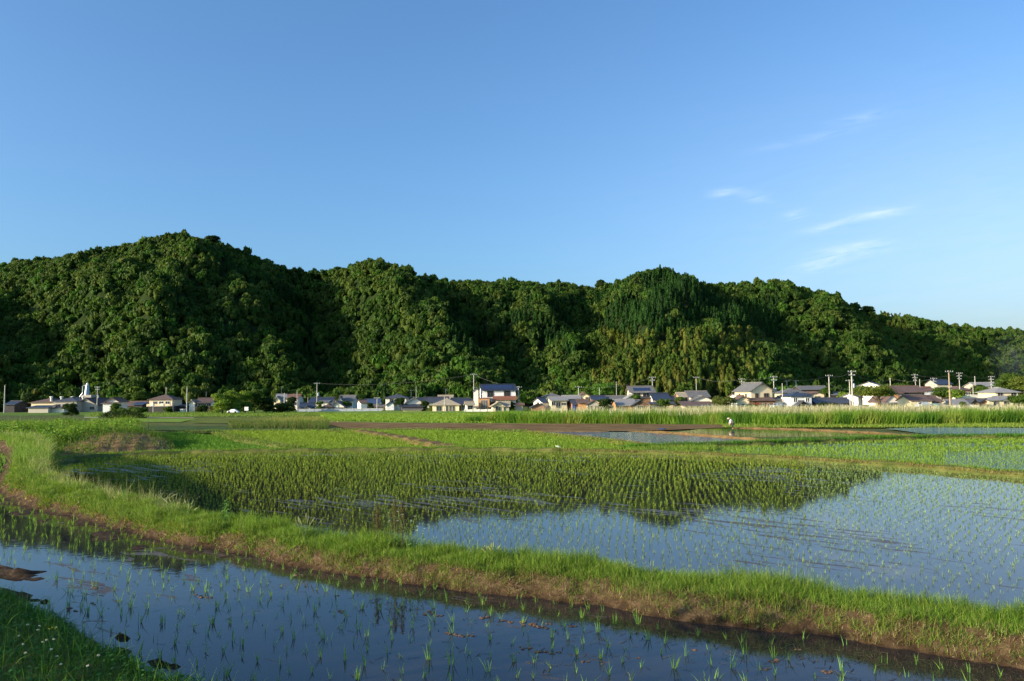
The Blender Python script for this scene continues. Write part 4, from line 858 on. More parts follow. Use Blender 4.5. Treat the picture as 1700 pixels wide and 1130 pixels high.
PANE = M('window_glass', (.03, .04, .05), rough=.1, spec=.8, var=.2, scale=1); FRAME = M('window_frame', (.35, .33, .3), rough=.5, var=.1); FRAMEW = M('white_frame', (.75, .75, .75), rough=.5, var=.05)
TRIM = M('eave_trim', (.55, .5, .42), var=.1); METAL = M('galvanised', (.32, .37, .43), rough=.35, metal=.7, var=.15, scale=2); CONC = M('concrete', (.45, .42, .37), var=.15, scale=2); SOLAR = M('solar_glass', (.02, .025, .06), rough=.15, spec=.8, var=.1)
INS = M('insulator', (.6, .58, .52), rough=.3, var=.05); WIRE = M('wire_black', (.05, .05, .05), rough=.6, var=.1)
def wallmesh(w, d, he, hr, kind):
    mb = MB(); a = w / 2
    if kind == 'x': mb.add([(-a, 0, 0), (a, 0, 0), (a, d, 0), (-a, d, 0), (-a, 0, he), (a, 0, he), (a, d, he), (-a, d, he), (-a, d / 2, hr), (a, d / 2, hr)], [(0, 1, 5, 4), (2, 3, 7, 6), (3, 0, 4, 8, 7), (1, 2, 6, 9, 5)])
    elif kind == 'y': mb.add([(-a, 0, 0), (a, 0, 0), (a, d, 0), (-a, d, 0), (-a, 0, he), (a, 0, he), (a, d, he), (-a, d, he), (0, 0, hr), (0, d, hr)], [(0, 1, 5, 8, 4), (2, 3, 7, 9, 6), (3, 0, 4, 7), (1, 2, 6, 5)])
    else: mb.box(-a, a, 0, d, 0, he)
    return mb
def slab(mb, P, th):
    """P: 4 corners of the upper face, thickened down"""
    P = [np.array(p, float) for p in P]; lo = [p - [0, 0, th] for p in P]; mb.add(P + lo, [(0, 1, 2, 3), (7, 6, 5, 4), (0, 4, 5, 1), (1, 5, 6, 2), (2, 6, 7, 3), (3, 7, 4, 0)])
def roofmesh(w, d, he, hr, kind, o=.55, th=.16):
    mb = MB(); cap = MB(); a = w / 2 + o * .8
    if kind == 'x':
        s = (hr - he) / (d / 2); z0 = he - s * o + .1; z1 = hr + .1
        slab(mb, [(-a, -o, z0), (a, -o, z0), (a, d / 2, z1), (-a, d / 2, z1)], th); slab(mb, [(a, d + o, z0), (-a, d + o, z0), (-a, d / 2, z1), (a, d / 2, z1)], th)
        cap.box(-a - .05, a + .05, d / 2 - .18, d / 2 + .18, z1 - .05, z1 + .2)
    elif kind == 'y':
        b = w / 2; s = (hr - he) / b; z0 = he - s * o + .1; z1 = hr + .1
        slab(mb, [(-b - o, -o, z0), (0, -o, z1), (0, d + o, z1), (-b - o, d + o, z0)][::-1], th); slab(mb, [(b + o, -o, z0), (0, -o, z1), (0, d + o, z1), (b + o, d + o, z0)], th)
        cap.box(-.18, .18, -o - .05, d + o + .05, z1 - .05, z1 + .2)
    elif kind == 'h':
        b = w / 2 + o; r = max(0.15, w / 2 - d / 2) if w > d else .15; z0 = he - .1; z1 = hr; dy0 = -o; dy1 = d + o; ry0 = d / 2 if w > d else w / 2; ry1 = d / 2 if w > d else d - w / 2
        V = [(-b, dy0, z0), (b, dy0, z0), (b, dy1, z0), (-b, dy1, z0), (-b, dy0, z0 + th), (b, dy0, z0 + th), (b, dy1, z0 + th), (-b, dy1, z0 + th), (-r, ry0, z1), (r, ry0, z1), (r, ry1 + .01, z1), (-r, ry1 + .01, z1)]
        mb.add(V, [(0, 3, 2, 1), (0, 1, 5, 4), (1, 2, 6, 5), (2, 3, 7, 6), (3, 0, 4, 7), (4, 5, 9, 8), (5, 6, 10, 9), (6, 7, 11, 10), (7, 4, 8, 11), (8, 9, 10, 11)])
        cap.box(-r - .15, r + .15, ry0 - .15, max(ry1, ry0) + .15, z1 - .06, z1 + .16)
    elif kind == 'm':   # mono pitch falling to the front
        a = w / 2 + o; slab(mb, [(-a, -o, he + .05), (a, -o, he + .05), (a, d + o, hr + .05), (-a, d + o, hr + .05)], th)
    else: mb.box(-w / 2 - .15, w / 2 + .15, -.15, d + .15, he, he + .25)
    return mb, cap
def window(t, w, d, face, u, v, ww_, wh, he, frame=FRAME, name='window'):
    mb = MB(); pn = MB(); 
    def bx(m, a0, a1, z0, z1, o0, o1):
        if face == 'f': m.box(a0, a1, -o1, -o0, z0, z1)
        elif face == 'l': m.box(-w / 2 - o1, -w / 2 - o0, a0, a1, z0, z1)
        else: m.box(w / 2 + o0, w / 2 + o1, a0, a1, z0, z1)
    c = (-w / 2 + u * w) if face == 'f' else u * d; z = v * he; a0, a1, z0, z1 = c - ww_ / 2, c + ww_ / 2, z - wh / 2, z + wh / 2; e = .09
    bx(mb, a0 - e, a1 + e, z1, z1 + e, -.02, .08); bx(mb, a0 - e, a1 + e, z0 - e, z0, -.02, .1); bx(mb, a0 - e, a0, z0, z1, -.02, .08); bx(mb, a1, a1 + e, z0, z1, -.02, .08); bx(mb, c - .03, c + .03, z0, z1, .012, .07)
    bx(pn, a0, a1, z0, z1, -.04, .01)
    f = mb.build(name, frame, t); pn.build('pane', PANE, f)
def volume(t, cx, D, q0, q1, ye, yr_, dep, kind, wallm, roofm, wins=(), yaw=0, front=0.0, lift=None, over=.55, frame=FRAME, D0=None):
    """one wing of a house; q0,q1 outer walls, ye eave, yr_ ridge in photo pixels; front = offset in depth"""
    Dv = D + front; sc = Dv / F; z0 = float(np.interp(D, GY, GZ)); wd = (q1 - q0) * sc
    if yaw: wd = max(1.5, (wd - abs(math.sin(yaw)) * dep) / math.cos(yaw))
    pc = aty((q0 + q1) / 2, ye, Dv); he = pc[2] - z0; hr = aty((q0 + q1) / 2, yr_, Dv + (dep / 2 if kind in 'xh' else 0))[2] - z0; hr = max(hr, he + .05)
    e = bpy.data.objects.new('wing', None)
    Mx = Matrix.Translation((pc[0] + (dep * math.sin(yaw) / 2), pc[1], z0)) @ Matrix.Rotation(yaw, 4, 'Z')
    bpy.data.objects.remove(e); loc = Matrix.Translation(t.location).inverted() @ Mx
    made = []
    b0 = set(t.children) 
    wm = wallmesh(wd, dep, he, hr, kind); w_ = wm.build('wall', wallm, t)
    rm, cap = roofmesh(wd, dep, he, hr, kind, over); r_ = rm.build('roof', roofm, t); sub = []
    if cap.V: sub.append(cap.build('ridge_cap', roofm, r_))
    for wn in wins: window(t, wd, dep, *wn[:5], he, frame)
    for ob in t.children:
        if ob not in b0: ob.matrix_local = loc
    return dict(w=wd, d=dep, he=he, hr=hr, M=loc, z0=z0, roof=r_)
def addpart(t, M_, mb, name, m, parent=None):
    o = mb.build(name, m, parent or t)
    if parent is None: o.matrix_local = M_
    return o
def antenna(t, info, u=.5):
    mb = MB(); h = info['hr']; x = (u - .5) * info['w']; y = info['d'] / 2
    mb.tube([(x, y, h), (x, y, h + 2.4)], .035, 5)
    mb.tube([(x - .8, y, h + 2.2), (x + .8, y, h + 2.3)], .025, 4)
    for k in range(7): mb.tube([(x - .75 + k * .25, y - .35, h + 2.22), (x - .75 + k * .25, y + .35, h + 2.22)], .015, 4)
    addpart(t, info['M'], mb, 'antenna', METAL)
def W2(n, v=.55, s=(1.3, 1.1), lo=.2, hi=.8): return [('f', lo + (hi - lo) * (i / max(1, n - 1) if n > 1 else .5), v, *s) for i in range(n)]
def house(name, label, cat, D, qc, vols, group=None):
    p = aty(qc, 680, D); z = float(np.interp(D, GY, GZ)); t = empty(name, (p[0], p[1], z), 0, label, cat, group); infos = []
    for v in vols: infos.append(volume(t, qc, D, *v[:8], **(v[8] if len(v) > 8 else {})))
    return t, infos
DG = math.radians
# vols: (q0,q1,ye,yr,depth,kind,wall,roof,{opts})
t, I = house('farm_building', 'long low farm building with hipped dark roofs and white roof vents at the far left', 'farm building', 285, 100, [
    (52, 90, 668, 661, 12, 'h', W_CREAM, R_BROWN, dict(front=6, wins=W2(3, .5, (2, .7)))), (89, 127, 666, 659.5, 14, 'h', W_GREY, R_DARK, dict(wins=W2(3, .6, (1.8, 1.1)))),
    (125, 160, 671, 661, 16, 'y', W_GREY, R_BROWN, dict(front=4, wins=W2(2, .5, (1.6, 1.0)))), (47, 80, 676.5, 673, 5, 'm', W_GREY, R_NAVY, dict(front=-7)), (84, 106, 677.5, 675, 4, 'm', W_WHITE, R_DARK, dict(front=-5))])
for q_, k in [(85, 0), (102, 1), (120, 1), (138, 2)]:
    mb = MB(); p = aty(q_, 662.5, 291) - np.array(t.location); mb.tube([p + [0, 0, -.8], p + [0, 0, .7]], .35, 10); mb.tube([p + [0, 0, .7], p + [0, 0, .95], p + [0, 0, 1.1]], [.6, .6, .15], 10); mb.build('roof_vent', W_WHITE, t)
# feed silo
p = aty(145, 661, 300); t = empty('silo', (p[0], p[1], -3.3), 0, 'tall galvanised silo with bright domed cap and slanting pipe behind the farm building', 'silo')
zt = lambda y: aty(145, y, 300)[2] + 3.3
mb = MB(); mb.box(-1.6, 2.2, -1.5, 2, 0, zt(655.5)); mb.build('base', W_GREY, t)
mb = MB(); mb.tube([(-.2, 0, zt(655.5)), (-.1, 0, zt(641)), (-.1, 0, zt(639.5))], [1.05, .72, .6], 16); mb.build('tank', METAL, t)
mb = MB(); mb.tube([(-.1, 0, zt(639.5)), (-.1, 0, zt(637)), (-.1, 0, zt(635.8)), (-.1, 0, zt(635))], [.48, .48, .3, .05], 12); mb.build('dome', W_WHITE, t)
mb = MB(); mb.tube([(-3.4, 0, zt(661)), (-1.9, 0, zt(652)), (-1.9, 0, zt(640.5)), (-.6, 0, zt(639.5))], .16, 8); mb.build('pipe', METAL, t)
house('house', 'small white gabled house right of the farm building at the left', 'house', 268, 184, [(171, 196, 666, 660.5, 9, 'y', W_WHITE, R_RUST, dict(wins=W2(2, .45, (1.2, 1.0)), yaw=DG(8))), (171, 186, 669.5, 667.5, 2, 'm', W_PALE, R_BROWN, dict(front=-2.2))])
house('house', 'low dark house with a blue roof patch right of the small white gable', 'house', 285, 222, [(202, 246, 673, 666.5, 9, 'x', W_DARK, R_BROWN, dict(wins=W2(3, .5))), (222, 236, 671.5, 667.5, 3, 'm', W_DARK, R_BLUE, dict(front=-1.8))])
t, I = house('house', 'two storey cream house with hipped brown roof and balcony left of the bright tree clump', 'house', 272, 266, [(248, 286, 663, 654.5, 8, 'h', W_CREAM, R_BROWN, dict(wins=W2(3, .72, (1.5, 1.1), .25, .8), frame=FRAMEW)), (246, 288, 674.5, 673.6, 2.2, 'm', W_DARK, R_DARK, dict(front=-2.2, over=.1))])
mb = MB(); w_ = I[0]['w'] / 2; mb.box(-w_, w_, -2.1, -2.0, I[1]['he'], I[1]['he'] + .9); addpart(t, I[0]['M'], mb, 'balcony_rail', W_BEIGE); antenna(t, I[0])
for x_ in (-2.6, .9): mb = MB(); mb.box(x_, x_ + 1.1, -2.25, -2.15, I[1]['he'] + .25, I[1]['he'] + 1.05); addpart(t, I[0]['M'], mb, 'hanging_bedding', W_WHITE)
t, I = house('carport', 'low dark carport between the cream two storey house and the thin pole', 'carport', 275, 300, [(288, 312, 674, 671.5, 6, 'm', W_DARK, R_DARK)])
t, I = house('house', 'dark roofed two storey house with a sunlit white side left of the bright tree clump', 'house', 276, 332, [(320, 350, 667.5, 661, 8, 'x', W_PALE, R_BROWN, dict(wins=W2(3, .7, (1.4, 1.0)), yaw=DG(14))), (314, 323, 668, 664, 5, 'y', W_WHITE, R_TAN, dict(front=-1)), (324, 349, 675.5, 674, 2, 'm', W_DARK, R_DARK, dict(front=-2))]); antenna(t, I[0])
house('shed', 'small white storage shed at the foot of the bare pole at the left', 'shed', 264, 303, [(299, 303.5, 680, 679.3, 2, 'f', W_WHITE, W_WHITE)])
t, I = house('house', 'house with curved grey tiled roof just right of the bright tree clump', 'house', 278, 462, [(450, 474, 660, 654.5, 8, 'x', W_WHITE, R_LGREY, dict(yaw=DG(16), wins=W2(2))), (455, 465, 664, 658.5, 3, 'y', W_CREAM, R_LGREY, dict(front=-3))]); antenna(t, I[0])
house('house', 'house with reddish brown roof behind the white pole right of the bright clump', 'house', 292, 484, [(474, 494, 661.5, 655, 8, 'x', W_WHITE, R_RUST, dict(wins=W2(2)))])
house('house', 'low house with bright blue edged dark roof left of the long pole in the shade', 'house', 252, 504, [(491, 520, 675, 669, 8, 'x', W_DARK, R_NAVY, dict(yaw=DG(12))), (500, 519, 680, 674.5, 5, 'y', W_CREAM, R_DARK, dict(front=-3, wins=W2(2, .4)))])
house('house', 'long white walled house with blue grey roof behind the long pole', 'house', 282, 532, [(513, 549, 667, 660, 9, 'x', W_WHITE, R_NAVY, dict(wins=W2(3, .4))), (529, 544, 667.8, 664.5, 3, 'm', W_WHITE, R_GREY, dict(front=-3))])
house('house', 'traditional house with stepped grey gabled roofs and white walls left of the white shed', 'house', 258, 556, [(549, 571, 674.5, 667, 8, 'y', W_WHITE, R_GREY, dict(wins=W2(2, .45, (1.3, .9)))), (535, 551, 675, 671, 6, 'h', W_CREAM, R_BROWN, dict(front=-1, wins=W2(2, .5, (1, .8))))])
house('house', 'tall dark grey tiled roof house with small white gable behind the traditional house', 'house', 288, 575, [(563, 586, 665, 656.5, 9, 'x', W_WHITE, R_GREY, dict(wins=W2(2))), (561, 568, 664, 658, 3, 'y', W_WHITE, R_GREY, dict(front=-2))])
house('shed', 'tall plain white shed with dark roof beside the long grey kerb wall', 'shed', 248, 599, [(589, 609, 668.5, 663.8, 5, 'x', W_WHITE, R_BROWN, dict(yaw=DG(24), over=.4))])
house('house', 'long blue roofed house behind the tall white shed', 'house', 268, 617, [(604, 628, 669.5, 663, 8, 'x', W_WHITE, R_BLUE, dict(wins=W2(3, .4))), (618, 636, 675, 671.5, 4, 'm', W_GREY, R_GREY, dict(front=-3))])
t, I = house('house', 'white two storey house with hipped dark roof behind the round dark tree', 'house', 262, 656, [(640, 674, 660.5, 654, 8, 'h', W_WHITE, R_DARK, dict(wins=W2(2, .8, (1.2, 1), .3, .8))), (642, 654, 671, 666.5, 3, 'y', W_PALE, R_NAVY, dict(front=-3))])
t, I = house('house', 'low traditional house with stacked dark gables left of the cream bungalow', 'house', 240, 684, [(668, 701, 668, 660, 9, 'y', W_WHITE, R_DARK, dict(yaw=DG(10))), (667, 702, 674.5, 670.5, 3, 'm', W_DARK, R_NAVY, dict(front=-3, over=.4)), (669, 699, 679.5, 678.5, 1.5, 'm', W_BEIGE, R_GREY, dict(front=-5))]); antenna(t, I[0], .3)
house('house', 'dark roofed long house behind the cream bungalow', 'house', 262, 718, [(699, 745, 667, 659.5, 9, 'x', W_WHITE, R_DARK, dict(yaw=DG(10))), (688, 704, 667, 661, 6, 'x', W_GREY, R_NAVY)])
t, I = house('house', 'weathered tan roof peeking over the dark roofs left of the big white house', 'house', 278, 738, [(727, 750, 662, 656.5, 8, 'x', W_GREY, R_TAN)]); antenna(t, I[0])
t, I = house('bungalow', 'cream bungalow with half tan half navy hipped roof behind the white post', 'house', 230, 750, [(718, 762, 672, 661, 10, 'h', W_CREAM, R_TAN, dict(wins=[('f', .25, .45, 1.5, 1.3), ('f', .55, .45, .6, 1.5), ('f', .68, .45, .6, 1.5), ('f', .8, .45, .6, 1.5)])), (749, 776, 671, 661.3, 9, 'x', W_GREY, R_NAVY, dict(front=.6, wins=W2(3, .5, (1.3, 1.6)))), (768, 786, 669, 663, 7, 'x', W_WHITE, R_NAVY, dict(front=9))])
# the modern white and brick house
t, I = house('modern_house', 'big two storey white house with navy roof and orange brick ground floor in the middle', 'house', 226, 822, [
    (795, 856, 647, 638.6, 7.5, 'x', M('bright_white_render', (.86, .85, .82), var=.03), R_NAVY, dict(yaw=DG(8), over=.5, frame=W_BROWN, wins=[('f', .24, .82, 1.7, 1.7), ('f', .74, .82, 1.7, 1.7), ('l', .5, .8, .7, 1.6), ('f', .3, .3, 1.8, 1.6), ('f', .7, .3, 1.8, 1.6)])),
    (786, 794, 648, 644, 3.4, 'y', W_WHITE, R_NAVY, dict(front=-.8, over=.3)), (795, 812.5, 661.5, 661, 2.6, 'f', W_BRICK, W_BROWN, dict(front=-2.8, wins=[('f', .3, .5, .4, 2.6), ('f', .5, .5, .4, 2.6), ('f', .7, .5, .4, 2.6)])), ])
mb = MB(); i0 = I[0]; w_ = i0['w'] / 2; zb = i0['he'] * .52; mb.box(-w_ + 2.8, w_ + .1, -1.5, -1.38, zb, zb + 1.15); mb.box(-w_ + 2.8, w_ + .1, -1.38, -.01, zb, zb + .2); mb.box(w_ + .0, w_ + .1, -1.38, -.01, zb + .2, zb + 1.15); addpart(t, i0['M'], mb, 'balcony', M('terracotta_panel', (.28, .12, .08), var=.1)); 
mb = MB(); s_ = (i0['hr'] - i0['he']) / (i0['d'] / 2)
slab(mb, [(-w_ + .5, .3, i0['he'] + s_ * .3 + .19), (w_ - .6, .3, i0['he'] + s_ * .3 + .19), (w_ - .6, 3.3, i0['he'] + s_ * 3.3 + .19), (-w_ + .5, 3.3, i0['he'] + s_ * 3.3 + .19)], .06); addpart(t, i0['M'], mb, 'solar_panel', SOLAR)
mb = MB(); mb.box(-w_ + .2, -w_ + 2.4, -.05, 0.0, .1, i0['he'] * .48); addpart(t, i0['M'], mb, 'brick_panel', W_BRICK)
mb = MB(); a_, b_ = aty(771, 684, 218), aty(829, 685, 218); mb.box(a_[0], b_[0], 218, 218.2, -3.3, -2.4); [mb.box(a_[0] + k * 2, a_[0] + k * 2 + .25, 217.9, 218.3, -3.3, -2.3) for k in range(6)]; o = mb.build('garden_wall', W_WHITE); tag(o, 'low white garden wall in front of the big white and brick house', 'wall')
house('shed', 'low tan roofed shed with pale walls right of the brick ground floor', 'shed', 217, 828, [(815, 836, 673, 667.5, 5, 'y', W_CREAM, R_TAN, dict(wins=W2(1, .5, (1.4, 1.2)), yaw=DG(6))), (830, 845, 673.5, 667, 5, 'x', W_GREY, R_TAN, dict(front=.5))])
house('gatehouse', 'small tan roofed gate shed at the left foot of the big white and brick house', 'shed', 220, 778, [(771, 786, 671.5, 667, 4, 'x', W_WHITE, R_TAN, dict(yaw=DG(10), wins=W2(1, .5, (1.3, 1.6))))])
house('shed', 'weathered grey brown shed left of the bright rounded tree', 'shed', 220, 862, [(856, 868, 672, 669, 5, 'm', W_GREY, R_RUST)])
house('house', 'small dark gabled house with reddish front left of the beige flat fronted house', 'house', 216, 897, [(887, 910, 667.5, 660.5, 8, 'x', W_WHITE, R_NAVY, dict(yaw=DG(18), front=3)), (883, 905, 675, 669.5, 6, 'y', W_PINK, R_DARK, dict(front=-2))])
t, I = house('house', 'grey roofed upper storey house with pale gable behind the beige house', 'house', 234, 918, [(904, 930, 658, 652.5, 8, 'h', W_CREAM, R_GREY, dict(wins=W2(1)))])
t, I = house('house', 'tall flat fronted beige house with barred windows and light grey roof', 'house', 214, 928, [(911, 941, 664, 659.5, 8, 'x', W_BEIGE, R_LGREY, dict(yaw=DG(5), wins=[('f', .15, .7, 1, .9), ('f', .45, .55, 1.2, 1.6), ('f', .8, .65, 1.3, .5)])), (936, 963, 663, 657, 7, 'x', W_CREAM, R_LGREY, dict(front=6, wins=W2(2)))])
house('house', 'yellowish gabled house with two small windows behind the grey roofs in the middle', 'house', 238, 968, [(961, 978, 657, 651.5, 8, 'y', W_CREAM, R_BROWN, dict(wins=W2(2, .75, (.9, 1.2))))])
t, I = house('house', 'low shed with blue door and reddish boards right of the flat fronted beige house', 'shed', 212, 962, [(946, 972, 670.5, 663.5, 7, 'x', W_PINK, R_DARK, dict(yaw=DG(8), wins=W2(2, .4, (1.1, 1.2), .55, .85))), (960, 977, 668, 664, 5, 'x', W_ORANGE, R_BROWN, dict(front=-1))])
mb = MB(); mb.box(-2, -.9, -.08, -.02, 0, 1.8); addpart(t, I[0]['M'], mb, 'door', BL)
house('shed', 'beige shed with dark gable edge left of the dark green round bush', 'shed', 209, 985, [(975, 995, 670.5, 665, 5, 'y', W_GREY, R_BROWN, dict(wins=W2(2, .5, (1.1, .9)), over=.4))])
t, I = house('house', 'long house with dark and grey tiled roof behind the dark green round bush', 'house', 232, 1010, [(984, 1042, 664, 657.5, 9, 'x', W_CREAM, R_GREY), (984, 1005, 663.2, 657.2, 8, 'x', W_CREAM, R_NAVY, dict(front=-1))])
house('barn', 'broad barn with grey sheet roof and orange brown walls in the middle right', 'barn', 206, 1046, [(1022, 1056, 672, 663.5, 8, 'x', W_ORANGE, R_LGREY, dict(yaw=DG(4))), (1050, 1075, 672, 664.5, 9, 'y', W_BROWN, R_DARK, dict(front=-1, wins=W2(1, .5, (1.8, 1.2))))])
t, I = house('house', 'two storey cream house with solar panels on its roof right of centre', 'house', 224, 1066, [(1048, 1085, 650, 641.5, 8, 'x', W_CREAM, R_GREY, dict(over=.8, wins=[('f', .25, .85, 1.9, 1.5), ('f', .68, .85, 2.0, 1.6)])), (1040, 1060, 661, 655, 6, 'y', W_WHITE, R_LGREY, dict(front=-3)), (1056, 1087, 660, 657.5, 3, 'm', W_BROWN, R_DARK, dict(front=-3))])
i0 = I[0]; mb = MB(); s_ = (i0['hr'] - i0['he']) / (i0['d'] / 2); w_ = i0['w'] / 2
slab(mb, [(-w_ + .8, .4, i0['he'] + s_ * .4 + .19), (w_ - .8, .4, i0['he'] + s_ * .4 + .19), (w_ - .8, 2.6, i0['he'] + s_ * 2.6 + .19), (-w_ + .8, 2.6, i0['he'] + s_ * 2.6 + .19)], .06); addpart(t, i0['M'], mb, 'solar_panel', SOLAR)
t, I = house('house', 'dark blue grey tiled house directly right of the cream house with solar panels', 'house', 216, 1104, [(1086, 1112, 663, 653, 9, 'x', W_WHITE, R_NAVY), (1104, 1124, 664, 658, 7, 'x', W_WHITE, R_GREY, dict(front=1)), (1082, 1118, 670, 667, 3, 'm', W_BEIGE, R_DARK, dict(front=-4))])
t, I = house('house', 'traditional house with grey tiled roof, orange side wall and white gable right of centre', 'house', 214, 1158, [(1145, 1177, 658, 649.5, 8, 'x', W_WHITE, R_GREY), (1129, 1146, 658, 652, 7, 'x', W_ORANGE, R_TAN, dict(front=1, wins=W2(1, .75))), (1150, 1182, 664, 657.5, 4, 'y', W_WHITE, R_GREY, dict(front=-4)), (1136, 1182, 673.5, 666, 5, 'm', W_CREAM, R_BROWN, dict(front=-9, wins=W2(4, .45, (1.2, .8))))])
i0 = I[3]; mb = MB(); mb.box(-.6, i0['w'] / 2 - .2, -1.0, .6, i0['he'] - .05, i0['he'] + .25); addpart(t, i0['M'], mb, 'blue_awning', R_BLUE)
t, I = house('house', 'big cream two storey gabled house with brown lower storey at the right', 'house', 210, 1254, [
    (1234, 1283, 647.5, 635.5, 9, 'y', W_CREAM, R_GREY, dict(yaw=DG(12), over=.6, frame=W_BROWN, wins=[('f', .27, .7, .9, 1.3), ('f', .72, .7, 1.3, 1.3), ('l', .3, .7, .7, 1.2), ('l', .7, .7, .7, 1.2)])),
    (1244, 1286, 664.5, 659.5, 4, 'm', W_BROWN, R_BROWN, dict(front=-4, wins=W2(2, .55, (.5, .6), .55, .75))), (1222, 1245, 664.5, 657, 5, 'y', W_CREAM, R_BROWN, dict(front=-4, wins=W2(1, .45, (.7, .8))))])
mb = MB(); i1 = I[1]; mb.box(-i1['w'] / 2 + 1.4, -i1['w'] / 2 + 2.3, -.06, -.01, 0, 2); addpart(t, i1['M'], mb, 'door', M('red_door', (.22, .05, .03)))
house('shed', 'small white prefab shed left of the big cream gabled house', 'shed', 204, 1219, [(1214.5, 1223, 670.5, 670, 2, 'f', W_WHITE, W_WHITE, dict(wins=W2(1, .5, (.5, .8))))])
house('house', 'small reddish roofed gable peeking out left behind the big cream gabled house', 'house', 228, 1224, [(1217, 1236, 660, 654, 7, 'x', W_WHITE, R_BROWN, dict(yaw=DG(16)))])
t, I = house('house', 'pale blue walled house with hipped navy roof and lower gable at the right', 'house', 204, 1330, [(1313, 1347, 657.5, 651, 7.5, 'h', W_PALE, R_NAVY, dict(frame=FRAMEW, wins=[('f', .22, .72, .9, 1.1), ('f', .8, .72, .9, 1.0)])), (1322, 1345, 674, 666, 4, 'y', W_DARK, R_DARK, dict(front=-3))])
t, I = house('house', 'grey tiled two tier roof with television antennas behind the pale blue house', 'house', 222, 1320, [(1300, 1338, 652, 645, 8, 'h', W_BEIGE, R_GREY, dict(wins=W2(2)))]); antenna(t, I[0], .4); antenna(t, I[0], .8)
house('house', 'small square white house with one window right of the pale blue house', 'house', 222, 1356, [(1346, 1368, 654.5, 651.5, 8, 'y', W_CREAM, R_BROWN, dict(over=.3, wins=W2(1, .7, (1.6, 1.2))))])
house('house', 'white rendered low annex in the yard between the cream gabled and pale blue houses', 'house', 210, 1294, [(1287, 1302, 664, 661, 5, 'x', W_WHITE, R_GREY), (1298, 1312, 660.5, 658, 5, 'x', W_BEIGE, R_GREY, dict(front=5))])
house('house', 'long low dark roofed building left of the tall twin poles', 'house', 206, 1384, [(1356, 1414, 668.5, 661, 8, 'x', W_DARK, R_DARK), (1386, 1402, 673.5, 671.5, 2, 'm', W_GREY, R_BLUE, dict(front=-3))])
house('house', 'small white gable just left of the tall twin poles', 'house', 232, 1419, [(1409, 1430, 659, 653, 6, 'x', W_WHITE, R_GREY, dict(yaw=DG(28)))])
house('house', 'white gable with dark roof high above the spreading yellow green tree', 'house', 275, 1452, [(1438, 1467, 640, 634, 9, 'x', W_WHITE, R_DARK, dict(yaw=DG(35)))])
t, I = house('house', 'white round gabled house with brown lower wall right of the spreading tree', 'house', 206, 1480, [(1464, 1494, 666.5, 655.5, 8, 'y', W_WHITE, R_BROWN, dict(over=.3, yaw=DG(6))), (1462, 1502, 670, 668, 3, 'm', W_ORANGE, R_TAN, dict(front=-3, wins=W2(3, .5, (1.2, 1))))])
t, I = house('house', 'big dark wooden house with broad brown roof behind the beige walled shed', 'house', 226, 1510, [(1490, 1534, 649.5, 641, 9, 'x', W_BROWN, R_BROWN, dict(over=.8, wins=W2(4, .75, (1.5, 1.4), .35, .9))), (1484, 1497, 652, 647.5, 5, 'x', W_ORANGE, R_BROWN, dict(front=-1)), (1497, 1532, 656, 654.5, 2, 'm', W_DARK, R_GREY, dict(front=-3))])
house('house', 'reddish roofed house behind the dark wooden house', 'house', 245, 1540, [(1530, 1552, 647.5, 642.5, 7, 'x', W_PALE, R_RUST)])
t, I = house('shed', 'large beige walled shed with brown roof in front of the dark wooden house', 'shed', 196, 1533, [(1512, 1547, 664.5, 657, 7, 'x', W_BEIGE, R_BROWN, dict(over=.35)), (1536, 1560, 665, 657.3, 6, 'x', W_PINK, R_BROWN, dict(front=1.2, wins=W2(2, .4, (.9, 1.6))))])
house('shed', 'open lean to shed with reddish rail fence right of the large beige shed', 'shed', 194, 1563, [(1556, 1570, 674, 666, 5, 'm', W_PINK, R_TAN)])
house('house', 'orange walled house with small tiered roof behind the bright tree at the right', 'house', 246, 1599, [(1586, 1612, 647.5, 641.5, 8, 'h', W_ORANGE, R_BROWN, dict(wins=W2(2, .75), frame=FRAMEW))])
house('shed', 'long flat white building behind the sheds at the right', 'shed', 226, 1612, [(1600, 1626, 656.5, 656, 6, 'f', W_WHITE, W_WHITE)])
house('shed', 'grey roofed shed right of the tallest brown pole', 'shed', 200, 1602, [(1580, 1614, 671, 664, 7, 'x', W_GREY, R_LGREY, dict(yaw=DG(4))), (1608, 1627, 671, 663, 7, 'y', W_BROWN, R_DARK, dict(front=.5))])
house('shed', 'dark gabled shed with reddish front at the right', 'shed', 204, 1632, [(1622, 1648, 669, 662.5, 8, 'y', W_PINK, R_DARK, dict())])
t, I = house('house', 'two tier house with grey hipped roofs at the right edge', 'house', 208, 1668, [(1653, 1690, 651, 643, 8, 'h', W_CREAM, R_LGREY, dict(wins=W2(2, .85))), (1642, 1700, 664, 657.5, 5, 'h', W_CREAM, R_LGREY, dict(front=-5, wins=W2(3, .5)))])
house('house', 'dark blue roof among the trees far behind the poles at the right', 'house', 300, 1568, [(1556, 1580, 637, 630, 9, 'x', W_GREY, R_NAVY)])
house('house', 'pale grey roofs far behind near the smoke at the right', 'house', 310, 1640, [(1622, 1664, 640.5, 635, 9, 'x', W_GREY, R_LGREY)])
house('greenhouse', 'row of shaded grey shed roofs at the hill foot behind the small square white house', 'shed', 285, 1360, [(1330, 1376, 646, 641, 9, 'x', W_DARK, R_GREY), (1376, 1396, 655, 651, 6, 'x', W_DARK, R_GREY)])
house('house', 'dark blue roof half hidden at the far left edge behind the concrete pole', 'house', 290, 18, [(8, 24, 671, 666, 8, 'x', W_DARK, R_NAVY)])
